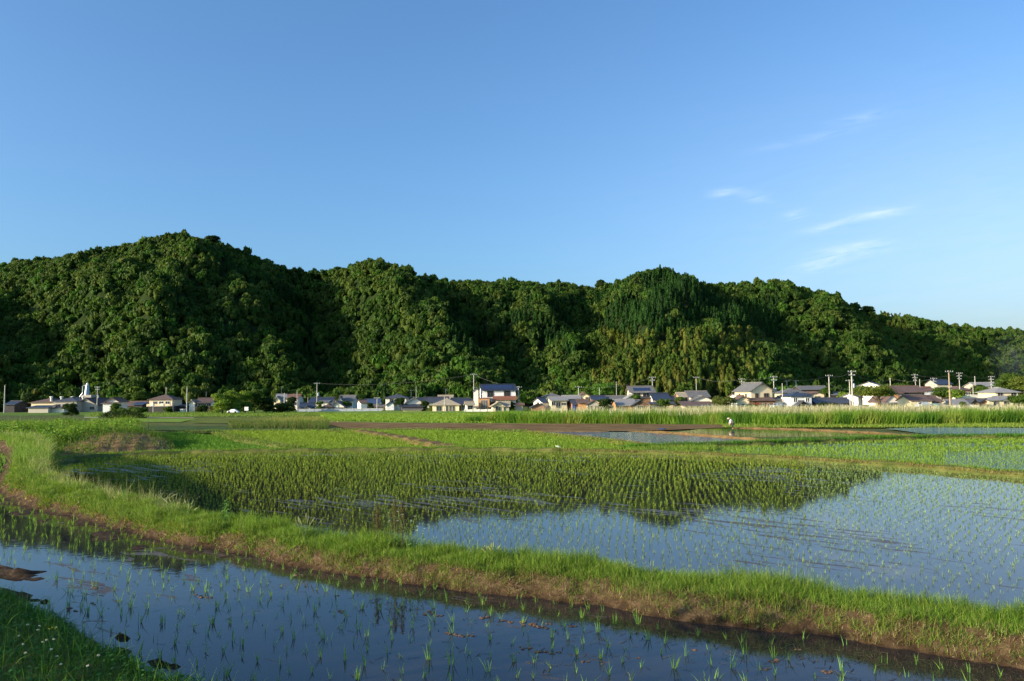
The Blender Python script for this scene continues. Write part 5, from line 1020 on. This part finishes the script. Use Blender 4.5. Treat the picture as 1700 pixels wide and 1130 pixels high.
# white fence, guard wall, sign, posts
def slabwall(name, label, cat, q0, q1, y0, D, m, th=.15, z1=None):
    a, b = aty(q0, y0, D), aty(q1, y0, D); z = float(np.interp(D, GY, GZ)); t = empty(name, ((a[0] + b[0]) / 2, D, z), 0, label, cat); h = a[2] - z; w = (b[0] - a[0]) / 2
    mb = MB(); mb.box(-w, w, 0, th, 0, h); mb.build('panel', m, t); mb = MB(); mb.box(-w - .05, w + .05, -.04, th + .04, h, h + .08); mb.build('coping', CONC, t)
    mb = MB(); k = -w
    while k < w: mb.box(k, k + .18, -.06, 0, 0, h - .02); k += 2.5
    mb.build('posts', m, t); return t
slabwall('kerb_wall', 'long low blue grey concrete wall in front of the shaded houses left of centre', 'wall', 494, 634, 679.2, 246, M('blue_concrete', (.32, .36, .42), var=.1))
slabwall('fence', 'white sheet fence at the foot of the tallest brown pole', 'fence', 1569, 1625, 673, 194, W_WHITE)
slabwall('fence', 'low pale stone wall at the foot of the tall twin poles', 'wall', 1408, 1428, 673.5, 196, CONC)
t = empty('sign', (*aty(409, 681, 222)[:2], float(np.interp(222, GY, GZ))), 0, 'square white notice board on a post before the bright tree clump', 'sign'); zz = aty(409, 681, 222)[2] - t.location.z
mb = MB(); mb.box(-.55, .55, -.03, .03, zz - .05, zz + 1.0); mb.build('board', FRAMEW, t); mb = MB(); mb.box(-.05, .05, .035, .1, -.1, zz + .8); mb.build('post', METAL, t)
t = empty('post', (*aty(254, 681, 262)[:2], -3.3), 0, 'thin white post in front of the cream two storey house', 'post'); mb = MB(); mb.tube([(0, 0, 0), (0, 0, aty(254, 668, 262)[2] + 3.3)], .07, 6); mb.build('shaft', FRAMEW, t); mb = MB(); mb.tube([(0, 0, aty(254, 668, 262)[2] + 3.3), (0, 0, aty(254, 668, 262)[2] + 3.4)], .11, 6); mb.build('cap', METAL, t)

# cars
def car(label, q, y, D, L_, H_, m, rz=0):
    p = aty(q, y, D); t = empty('car', (p[0], p[1], float(np.interp(D, GY, GZ)) + .25), rz, label, 'car'); z = lambda f: f * H_
    prof = [(-.5, .18), (-.5, .5), (-.46, .58), (-.27, .62), (-.16, .97), (.2, 1.0), (.36, .64), (.47, .56), (.5, .4), (.5, .18)]
    V = [(x * L_, s * .78 * (1 if zq < .65 else .85), z(zq)) for s in (-1, 1) for x, zq in prof]; n = len(prof)
    mb = MB(); mb.add(V, [tuple(range(n)), tuple(range(2 * n - 1, n - 1, -1))] + [(i, n + i, n + (i + 1) % n, (i + 1) % n) for i in range(n)]); mb.build('body', m, t)
    mb = MB(); 
    for s in (-1, 1): mb.add([(-.22 * L_, s * .79 * .93, z(.66)), (.31 * L_, s * .79 * .93, z(.66)), (.18 * L_, s * .79 * .86, z(.94)), (-.14 * L_, s * .79 * .86, z(.94))], [(0, 1, 2, 3)])
    mb.add([(-.262 * L_, -.6, z(.65)), (-.262 * L_, .6, z(.65)), (-.172 * L_, .58, z(.95)), (-.172 * L_, -.58, z(.95))], [(0, 1, 2, 3)]); mb.build('windows', PANE, t)
    for sx in (-.3, .3):
        for s in (-1, 1): mb = MB(); mb.tube([(sx * L_, s * .62, .3), (sx * L_, s * .82, .3)], .3, 12); w_ = mb.build('wheel', M('tyre', (.02, .02, .02)), t)
    return t
WP = M('white_paint', (.8, .8, .8), rough=.3, spec=.6, var=.02); SP = M('silver_paint', (.5, .52, .55), rough=.3, spec=.6, var=.02)
car('small white car parked in the grass before the bright tree clump', 387, 684, 222, 3.0, 1.1, WP)
car('silver car half hidden by the reeds before the large beige shed', 1533, 678, 193, 3.8, 1.5, SP, .2)
car('silver car parked in the yard right of the big cream gabled house', 1291, 676, 203, 3.6, 1.5, SP, .4)
lump('tarp', 'teal sheet covering a heap between the beige shed and the rail fence', 'tarp', aty(1552, 679, 194) * [1, 1, 0] + [0, 0, -3], (1.6, 1, .9), M('teal_sheet', (.12, .3, .28)))

# ------------------------------------------------------------------ utility poles and wires
tops = {}
def pole(key, q, yt, D, label, arms=2, r=.15, trans=False, lean=0, color=CONC, yb=None, lamp=False):
    p = aty(q, 680, D); z = float(np.interp(D, GY, GZ)); h = aty(q, yt, D)[2] - z; t = empty('utility_pole', (p[0], p[1], z), 0, label, 'utility pole')
    mb = MB(); mb.tube([(lean, 0, -.2), (0, 0, h)], [r * 1.25, r * .75], 8); mb.build('shaft', color, t)
    for k in range(arms):
        zz = h - .3 - k * .9; L_ = 1.0 - .2 * k; a = MB(); a.box(-L_, L_, -.06 - r, .02 - r, zz - .05, zz + .05); ar = a.build('crossarm', METAL, t)
        for x_ in (-L_ + .1, -.35, .35, L_ - .1):
            i = MB(); i.tube([(x_, -r, zz + .05), (x_, -r, zz + .12), (x_, -r, zz + .28)], [.05, .07, .04], 6); i.build('insulator', INS, ar)
    if trans:
        a = MB(); a.tube([(.45, -.1, h - 4.4), (.45, -.1, h - 4.3), (.45, -.1, h - 3.3), (.45, -.1, h - 3.2)], [.2, .3, .3, .18], 10); a.build('transformer', METAL, t)
    tops[key] = (np.array([p[0], p[1] - r, z + h - .2]), h); return t
PL = [
 ('a', 7, 639, 280, 'plain concrete pole at the far left edge before the dark hill', 0, .2), ('b', 161, 641, 288, 'utility pole with transformer right of the galvanised silo', 2, .15, True),
 ('c', 310, 641, 270, 'bare pole between the cream two storey house and the sunlit white side', 0, .17), ('d', 472, 652, 262, 'short white pole just right of the bright tree clump', 0, .2),
 ('e', 493, 648, 275, 'thin dark pole behind the low blue edged roof', 0, .1), ('f', 526, 635, 255, 'tall thin utility pole with round fitting before the shaded long house', 1, .13, True), ('g', 511, 660, 262, 'shortest thin pole left of the tall one with the round fitting', 0, .1),
 ('h', 626, 659, 248, 'short pole standing right of the tall white shed', 1, .14), ('i', 691, 640, 262, 'thin grey pole behind the stacked dark gables', 0, .09), ('j', 738, 658, 226, 'slim white post in front of the cream bungalow', 0, .13),
 ('k', 787, 620, 246, 'tall pole with crossarm rising left behind the big white and brick house', 1, .14), ('l', 861, 641, 234, 'stout concrete pole at the right of the big white and brick house', 1, .2), ('m', 961, 641, 244, 'pole with a long side arm above the yellowish gable', 1, .14),
 ('n', 996, 643, 236, 'thin pole between the yellowish gable and the hill bushes', 0, .09), ('o', 1024, 633, 248, 'thin pole left of the cream house with solar panels', 0, .1), ('p', 1084, 625, 236, 'pole with several arms at the right end of the solar roof', 2, .14),
 ('q', 1157, 625, 246, 'thin straight pole behind the grey tiled roof in front of the bamboo', 1, .1), ('r', 1233, 628, 238, 'pole with transformer at the left eave of the big cream gabled house', 2, .14, True), ('s', 1286, 624, 216, 'pole with transformer at the right wall of the big cream gabled house', 2, .14, True),
 ('t', 1300, 636, 208, 'shorter plain pole right of the big cream gabled house', 0, .12), ('u', 1378, 622, 218, 'pole with small top arm above the small square white house', 1, .17), ('v', 1416, 615, 198, 'tallest pale pole of the twin pair, with the wide crossarm', 2, .2, True),
 ('w', 1412, 630, 203, 'second pole of the twin pair, shorter and just left of the tall one', 1, .14), ('x', 1480, 627, 246, 'short pole top above the dark wooden house roof', 0, .17), ('y', 1521, 621, 250, 'leaning pole with several arms behind the dark wooden house', 3, .12, False, .6),
 ('z', 1529, 629, 246, 'plain short pole next to the leaning one behind the dark wooden house', 0, .12), ('A', 1552, 627, 240, 'pole with small transformer left of the dark green round tree', 2, .13, True), ('B', 1578, 615, 194, 'tallest brown wooden pole with a flat top arm', 1, .18),
 ('C', 1595, 618, 246, 'pole with arms rising over the orange walled house', 3, .14), ('D', 1621, 624, 262, 'plain pole right of the orange walled house, the farther one', 0, .15), ('E', 1617, 642, 236, 'short thin pole before the round green tree right of the orange walled house', 0, .12),
 ('F', 1648, 624, 246, 'pole with many arms left of the smoke at the right edge', 4, .15)]
for a in PL:
    pole(a[0], a[1], a[2], a[3], a[4], a[5], a[6], *(a[7:] if len(a) > 7 else ()), **({'color': M('pole_wood', (.35, .26, .17), var=.2)} if a[0] == 'B' else {}))
def wire(a, b, label, sag=1.2, off=(0, 0), r=.04):
    A, B = tops[a][0] - [0, 0, off[0]], tops[b][0] - [0, 0, off[1]] if b in tops else b
    mb = MB(); mb.tube([A + (B - A) * s - [0, 0, sag * 4 * s * (1 - s)] for s in np.linspace(0, 1, 14)], r, 4); tag(mb.build('power_line', WIRE), label, 'power line')
wire('f', 'k', 'long power line from the tall thin pole to the big white and brick house', 1.5); wire('k', 'l', 'power line between the two poles of the big white and brick house', .8)
wire('l', 'm', 'power line from the stout pole to the pole above the yellowish gable', 1.0); wire('m', 'p', 'power line from the yellowish gable pole to the pole at the solar roof', 1.3)
wire('p', 'q', 'power line from the solar roof to the thin pole before the bamboo', 1.0); wire('q', 'r', 'power line from the bamboo side pole to the left eave of the big cream house', 1.0)
wire('r', 's', 'power line across the roof of the big cream gabled house', .5); wire('s', 'u', 'power line from the big cream house to the pole above the square white house', 1.2)
wire('u', 'v', 'upper power line into the tall twin poles from the left', .8); wire('u', 'w', 'lower power line into the tall twin poles from the left', .9, (2, 2)); wire('v', 'x', 'upper power line from the twin poles to the dark wooden house', 1.0, (.5, .5))
wire('x', 'A', 'power line from the short pole top to the transformer pole left of the dark tree', .9); wire('v', 'B', 'long lower power line from the twin poles to the tallest brown pole', 1.8, (3.5, 4.2)); wire('y', 'C', 'upper power line from the leaning pole to the pole over the orange walled house', 1.0)
wire('C', 'F', 'power line from the orange walled house pole to the many armed pole', .9); wire('B', 'F', 'power line from the tallest brown pole toward the many armed pole', 1.5, (4, 4)); wire('d', 'e', 'low slack line between the short white pole and the thin dark pole', .5); wire('e', 'f', 'slack line up to the tall thin pole with the round fitting', 2.0, (1, 2))

# ------------------------------------------------------------------ person
def skin(name, J, E, m, parent):
    me = bpy.data.meshes.new(name); me.from_pydata([j[:3] for j in J], E, []); o = link(name, me, None, parent)
    md = o.modifiers.new('skin', 'SKIN'); md.use_smooth_shade = True
    for i, j in enumerate(J): me.skin_vertices[0].data[i].radius = (j[3], j[3] if len(j) < 5 else j[4])
    me.skin_vertices[0].data[0].use_root = True
    s = o.modifiers.new('sub', 'SUBSURF'); s.levels = s.render_levels = 2; me.materials.append(m); return o
SKIN = M('skin', (.45, .27, .18), rough=.6, var=.05); SHIRT = M('pink_white_shirt', (.72, .62, .6), var=.06, scale=4); TROU = M('dark_trousers', (.03, .035, .06), var=.2, scale=4); HAT = M('sun_hat', (.75, .6, .5), var=.06, scale=5)
pp = onz(1215.5, 711.3, -1.9); t = empty('person', (pp[0], pp[1] + .25, -1.93), 0, 'stooping person in pale pink long sleeved shirt and white sun hat at the water edge', 'person'); t.scale = (.84, .84, .84)
# body: facing left, bent forward at the hip, arms reaching down
J = [(.18, 0, .72, .15, .12), (.10, 0, .92, .15, .12), (-.04, 0, 1.10, .17, .12), (-.15, 0, 1.17, .08), (-.26, 0, 1.22, .06), (-.33, 0, 1.24, .095), (-.39, 0, 1.20, .085),
     (.17, -.1, .66, .1), (.08, -.12, .36, .065), (.16, -.12, .05, .045), (.04, -.13, .02, .035), (.17, .1, .66, .1), (.14, .12, .36, .065), (.24, .12, .05, .045), (.12, .12, .02, .035),
     (-.10, -.19, 1.08, .06), (-.16, -.22, .82, .045), (-.24, -.17, .60, .036), (-.10, .19, 1.08, .06), (-.15, .22, .82, .045), (-.25, .16, .60, .036)]
E = [(0, 1), (1, 2), (2, 3), (3, 4), (4, 5), (5, 6), (0, 7), (7, 8), (8, 9), (9, 10), (0, 11), (11, 12), (12, 13), (13, 14), (2, 15), (15, 16), (16, 17), (2, 18), (18, 19), (19, 20)]
for s in (-1, 1):   # hands: palm, four fingers and a thumb
    b = len(J); wr = 17 if s < 0 else 20; J.append((-.27, s * .165, .54, .026)); E.append((wr, b))
    for k, L_ in enumerate([.065, .075, .07, .055]):
        c = len(J); y0 = s * .165 + (k - 1.5) * .019; J += [(-.285, y0, .50, .009), (-.30, y0, .50 - L_ * .6, .008), (-.29, y0, .50 - L_, .007)]; E += [(b, c), (c, c + 1), (c + 1, c + 2)]
    c = len(J); J += [(-.245, s * .165 - s * .03, .515, .010), (-.25, s * .165 - s * .045, .485, .008)]; E += [(b, c), (c, c + 1)]
skin('body', J, E, SKIN, t)
skin('shirt', [(.17, 0, .78, .175, .15), (.10, 0, .92, .18, .15), (-.04, 0, 1.10, .19, .15), (-.13, 0, 1.16, .11), (-.10, -.2, 1.08, .085), (-.16, -.225, .82, .07), (-.22, -.185, .65, .055), (-.10, .2, 1.08, .085), (-.15, .225, .82, .07), (-.23, .175, .65, .055)], [(0, 1), (1, 2), (2, 3), (2, 4), (4, 5), (5, 6), (2, 7), (7, 8), (8, 9)], SHIRT, t)
skin('trousers', [(.18, 0, .70, .165, .15), (.17, -.1, .62, .12), (.08, -.12, .36, .085), (.15, -.12, .12, .07), (.17, .1, .62, .12), (.14, .12, .36, .085), (.22, .12, .12, .07)], [(0, 1), (1, 2), (2, 3), (0, 4), (4, 5), (5, 6)], TROU, t)
mb = MB(); ax = Vector((-.35, 0, 1)).normalized(); c0 = Vector((-.345, 0, 1.285)); mb.tube([c0 - ax * .02, c0, c0 + ax * .05, c0 + ax * .09], [.22, .125, .11, .05], 16); mb.build('hat', HAT, t)
for s in (-1, 1): mb = MB(); mb.tube([(-.455, s * .035, 1.225), (-.472, s * .035, 1.222)], .011, 6); mb.build('eye', M('eye_dark', (.02, .015, .01)), t)

# ------------------------------------------------------------------ smoke
m, tr, out = nt('smoke_volume'); vp = N(tr, 'ShaderNodeVolumePrincipled'); vp.inputs['Color'].default_value = (.8, .85, .95, 1); vp.inputs['Anisotropy'].default_value = .2
tc = N(tr, 'ShaderNodeTexCoord'); nn_ = N(tr, 'ShaderNodeTexNoise'); nn_.inputs['Scale'].default_value = 2.6; nn_.inputs['Detail'].default_value = 4; tr.links.new(tc.outputs['Object'], nn_.inputs[0])
ln = N(tr, 'ShaderNodeVectorMath', operation='LENGTH'); tr.links.new(tc.outputs['Object'], ln.inputs[0])
f1 = N(tr, 'ShaderNodeMapRange'); f1.inputs[1].default_value = 1; f1.inputs[2].default_value = .2; f1.inputs[3].default_value = 0; f1.inputs[4].default_value = 1; tr.links.new(ln.outputs['Value'], f1.inputs[0])
f2 = N(tr, 'ShaderNodeMapRange'); f2.inputs[1].default_value = .42; f2.inputs[2].default_value = .7; f2.inputs[4].default_value = .016; tr.links.new(nn_.outputs[0], f2.inputs[0])
mm = N(tr, 'ShaderNodeMath', operation='MULTIPLY'); tr.links.new(f1.outputs[0], mm.inputs[0]); tr.links.new(f2.outputs[0], mm.inputs[1]); tr.links.new(mm.outputs[0], vp.inputs['Density']); tr.links.new(vp.outputs[0], out.inputs['Volume'])
V = [(math.sin(PI * i / 8) * math.cos(2 * PI * j / 12), math.sin(PI * i / 8) * math.sin(2 * PI * j / 12), math.cos(PI * i / 8)) for i in range(9) for j in range(12)]
o = pmesh('smoke', V, [(i * 12 + j, (i + 1) * 12 + j, (i + 1) * 12 + (j + 1) % 12, i * 12 + (j + 1) % 12) for i in range(8) for j in range(12)], m)
p = aty(1688, 600, 330); o.location = p; o.scale = (12, 12, 15); tag(o, 'thin blue grey smoke rising near the right edge before the hill', 'smoke', kind='stuff')

# ------------------------------------------------------------------ unseen tree added left of the frame to shade the near bank
tree('tree', 'leafy shrub added left of the camera to shade the near bank', 'tree', 0, 10, 0, 1, 5, GR1) if False else None
def offtree(x, y, z, w, H):
    t = empty('unseen_shade_tree', (x, y, z), 0, 'leafy tree added out of the picture at the left to shade the near bank', 'tree'); v = Veg(); R = np.random.default_rng(3)
    C = np.c_[R.normal(0, w * .22, 26), R.normal(0, w * .22, 26), H * R.uniform(.3, .95, 26)]; leafballs(v, C, np.full(26, w * .2), 260, .07, GR1, .8); v.build('crown', WOOD, t)
    mb = MB(); mb.tube([(0, 0, -.3), (0, 0, H * .7)], [.12, .05], 8); mb.build('trunk', BARK, t)
SUNAZ, SUNEL = -115.0, 15.5     # degrees from the view direction (negative = left), elevation
sd = np.array([math.sin(DG(SUNAZ)) * math.cos(DG(SUNEL)), math.cos(DG(SUNAZ)) * math.cos(DG(SUNEL)), math.sin(DG(SUNEL))])
offtree(-8.6, 2.7, .2, 5.2, 1.9); 

# ------------------------------------------------------------------ sun and sky
sl = bpy.data.lights.new('sun', 'SUN'); sl.energy = 4.0; sl.angle = DG(.6); sl.color = (1, .84, .60); so = bpy.data.objects.new('sun', sl); COL.objects.link(so)
so.rotation_euler = Vector(-sd).to_track_quat('-Z', 'Y').to_euler(); so.location = (-30, -10, 30)
w = bpy.data.worlds.new('World'); S.world = w; w.use_nodes = True; t = w.node_tree; t.nodes.clear(); L = t.links.new
sky = N(t, 'ShaderNodeTexSky', sky_type='NISHITA', sun_disc=False); sky.sun_elevation = DG(SUNEL); sky.sun_rotation = DG(SUNAZ)
sky.air_density = 1.0; sky.dust_density = 2.8; sky.ozone_density = 5.0; sky.altitude = 0
bg = N(t, 'ShaderNodeBackground'); bg.inputs[1].default_value = .125
tc = N(t, 'ShaderNodeTexCoord'); sx = N(t, 'ShaderNodeSeparateXYZ'); L(tc.outputs['Generated'], sx.inputs[0])
def mth(op, a, b=None, c=None, clamp=False):
    n = N(t, 'ShaderNodeMath', operation=op, use_clamp=clamp)
    for i, v in enumerate((a, b, c)):
        if v is None: continue
        if isinstance(v, (int, float)): n.inputs[i].default_value = v
        else: L(v, n.inputs[i])
    return n.outputs[0]
U = mth('DIVIDE', sx.outputs[0], mth('MAXIMUM', sx.outputs[1], .02)); Wv = mth('DIVIDE', sx.outputs[2], mth('MAXIMUM', sx.outputs[1], .02))
cmb = N(t, 'ShaderNodeCombineXYZ'); L(mth('ADD', mth('MULTIPLY', U, 9.0), mth('MULTIPLY', Wv, 4)), cmb.inputs[0]); L(mth('ADD', mth('MULTIPLY', Wv, 60.0), mth('MULTIPLY', U, -11.0)), cmb.inputs[1])
cn_ = N(t, 'ShaderNodeTexNoise'); cn_.inputs['Scale'].default_value = 1.5; cn_.inputs['Detail'].default_value = 8; cn_.inputs['Roughness'].default_value = .6; cn_.inputs['Distortion'].default_value = .5; L(cmb.outputs[0], cn_.inputs[0])
acc = None
for (a, b, lx_, wy_, sl_, st) in [(1200, 319, 22, 8, .1, .8), (1255, 327, 28, 9, -.1, .6), (1322, 356, 22, 7, .15, .8), (1380, 375, 45, 7, .22, .8), (1465, 353, 55, 8, .12, 1.0), (1372, 433, 60, 14, .3, .9), (1430, 412, 50, 10, .08, .9), (1430, 196, 55, 9, .22, .45), (1340, 231, 90, 7, .2, .3)]:
    d = rays(a, b); u0, v0 = d[0] / d[1], d[2] / d[1]
    du = mth('SUBTRACT', U, float(u0)); dv = mth('SUBTRACT', mth('SUBTRACT', Wv, float(v0)), mth('MULTIPLY', du, sl_))
    e = mth('ADD', mth('POWER', mth('ABSOLUTE', mth('MULTIPLY', du, F / lx_)), 2.0), mth('POWER', mth('ABSOLUTE', mth('MULTIPLY', dv, F / wy_)), 2.0))
    g = mth('MULTIPLY', mth('EXPONENT', mth('MULTIPLY', e, -1.0)), st); acc = g if acc is None else mth('ADD', acc, g)
cl = mth('MULTIPLY', acc, mth('MULTIPLY', mth('SUBTRACT', cn_.outputs[0], .36), 3.0, clamp=True), clamp=True); cl = mth('MULTIPLY', cl, .40)
cm = N(t, 'ShaderNodeMix', data_type='RGBA'); L(cl, cm.inputs[0]); L(sky.outputs[0], cm.inputs[6]); cm.inputs[7].default_value = (4.6, 4.6, 4.9, 1)
wb = N(t, 'ShaderNodeMix', data_type='RGBA', blend_type='MULTIPLY'); wb.inputs[0].default_value = 1; wb.inputs[7].default_value = (.98, 1.12, 1.13, 1); d = rays(1780, 470); du = mth('MULTIPLY', mth('SUBTRACT', U, float(d[0] / d[1])), F / 620); dv = mth('MULTIPLY', mth('SUBTRACT', Wv, float(d[2] / d[1])), F / 300)
veil = mth('MULTIPLY', mth('EXPONENT', mth('MULTIPLY', mth('ADD', mth('MULTIPLY', du, du), mth('MULTIPLY', dv, dv)), -1.0)), mth('ADD', mth('MULTIPLY', cn_.outputs[0], .14), .2))
vm = N(t, 'ShaderNodeMix', data_type='RGBA'); L(veil, vm.inputs[0]); L(cm.outputs[2], vm.inputs[6]); vm.inputs[7].default_value = (4.3, 3.5, 3.1, 1)
L(vm.outputs[2], wb.inputs[6]); L(wb.outputs[2], bg.inputs[0]); wo = N(t, 'ShaderNodeOutputWorld'); L(bg.outputs[0], wo.inputs[0])
S.view_settings.view_transform = 'Standard'; S.view_settings.look = 'None'; S.view_settings.exposure = 1.0; S.view_settings.gamma = 1
S.cycles.max_bounces = 6; S.cycles.transparent_max_bounces = 6
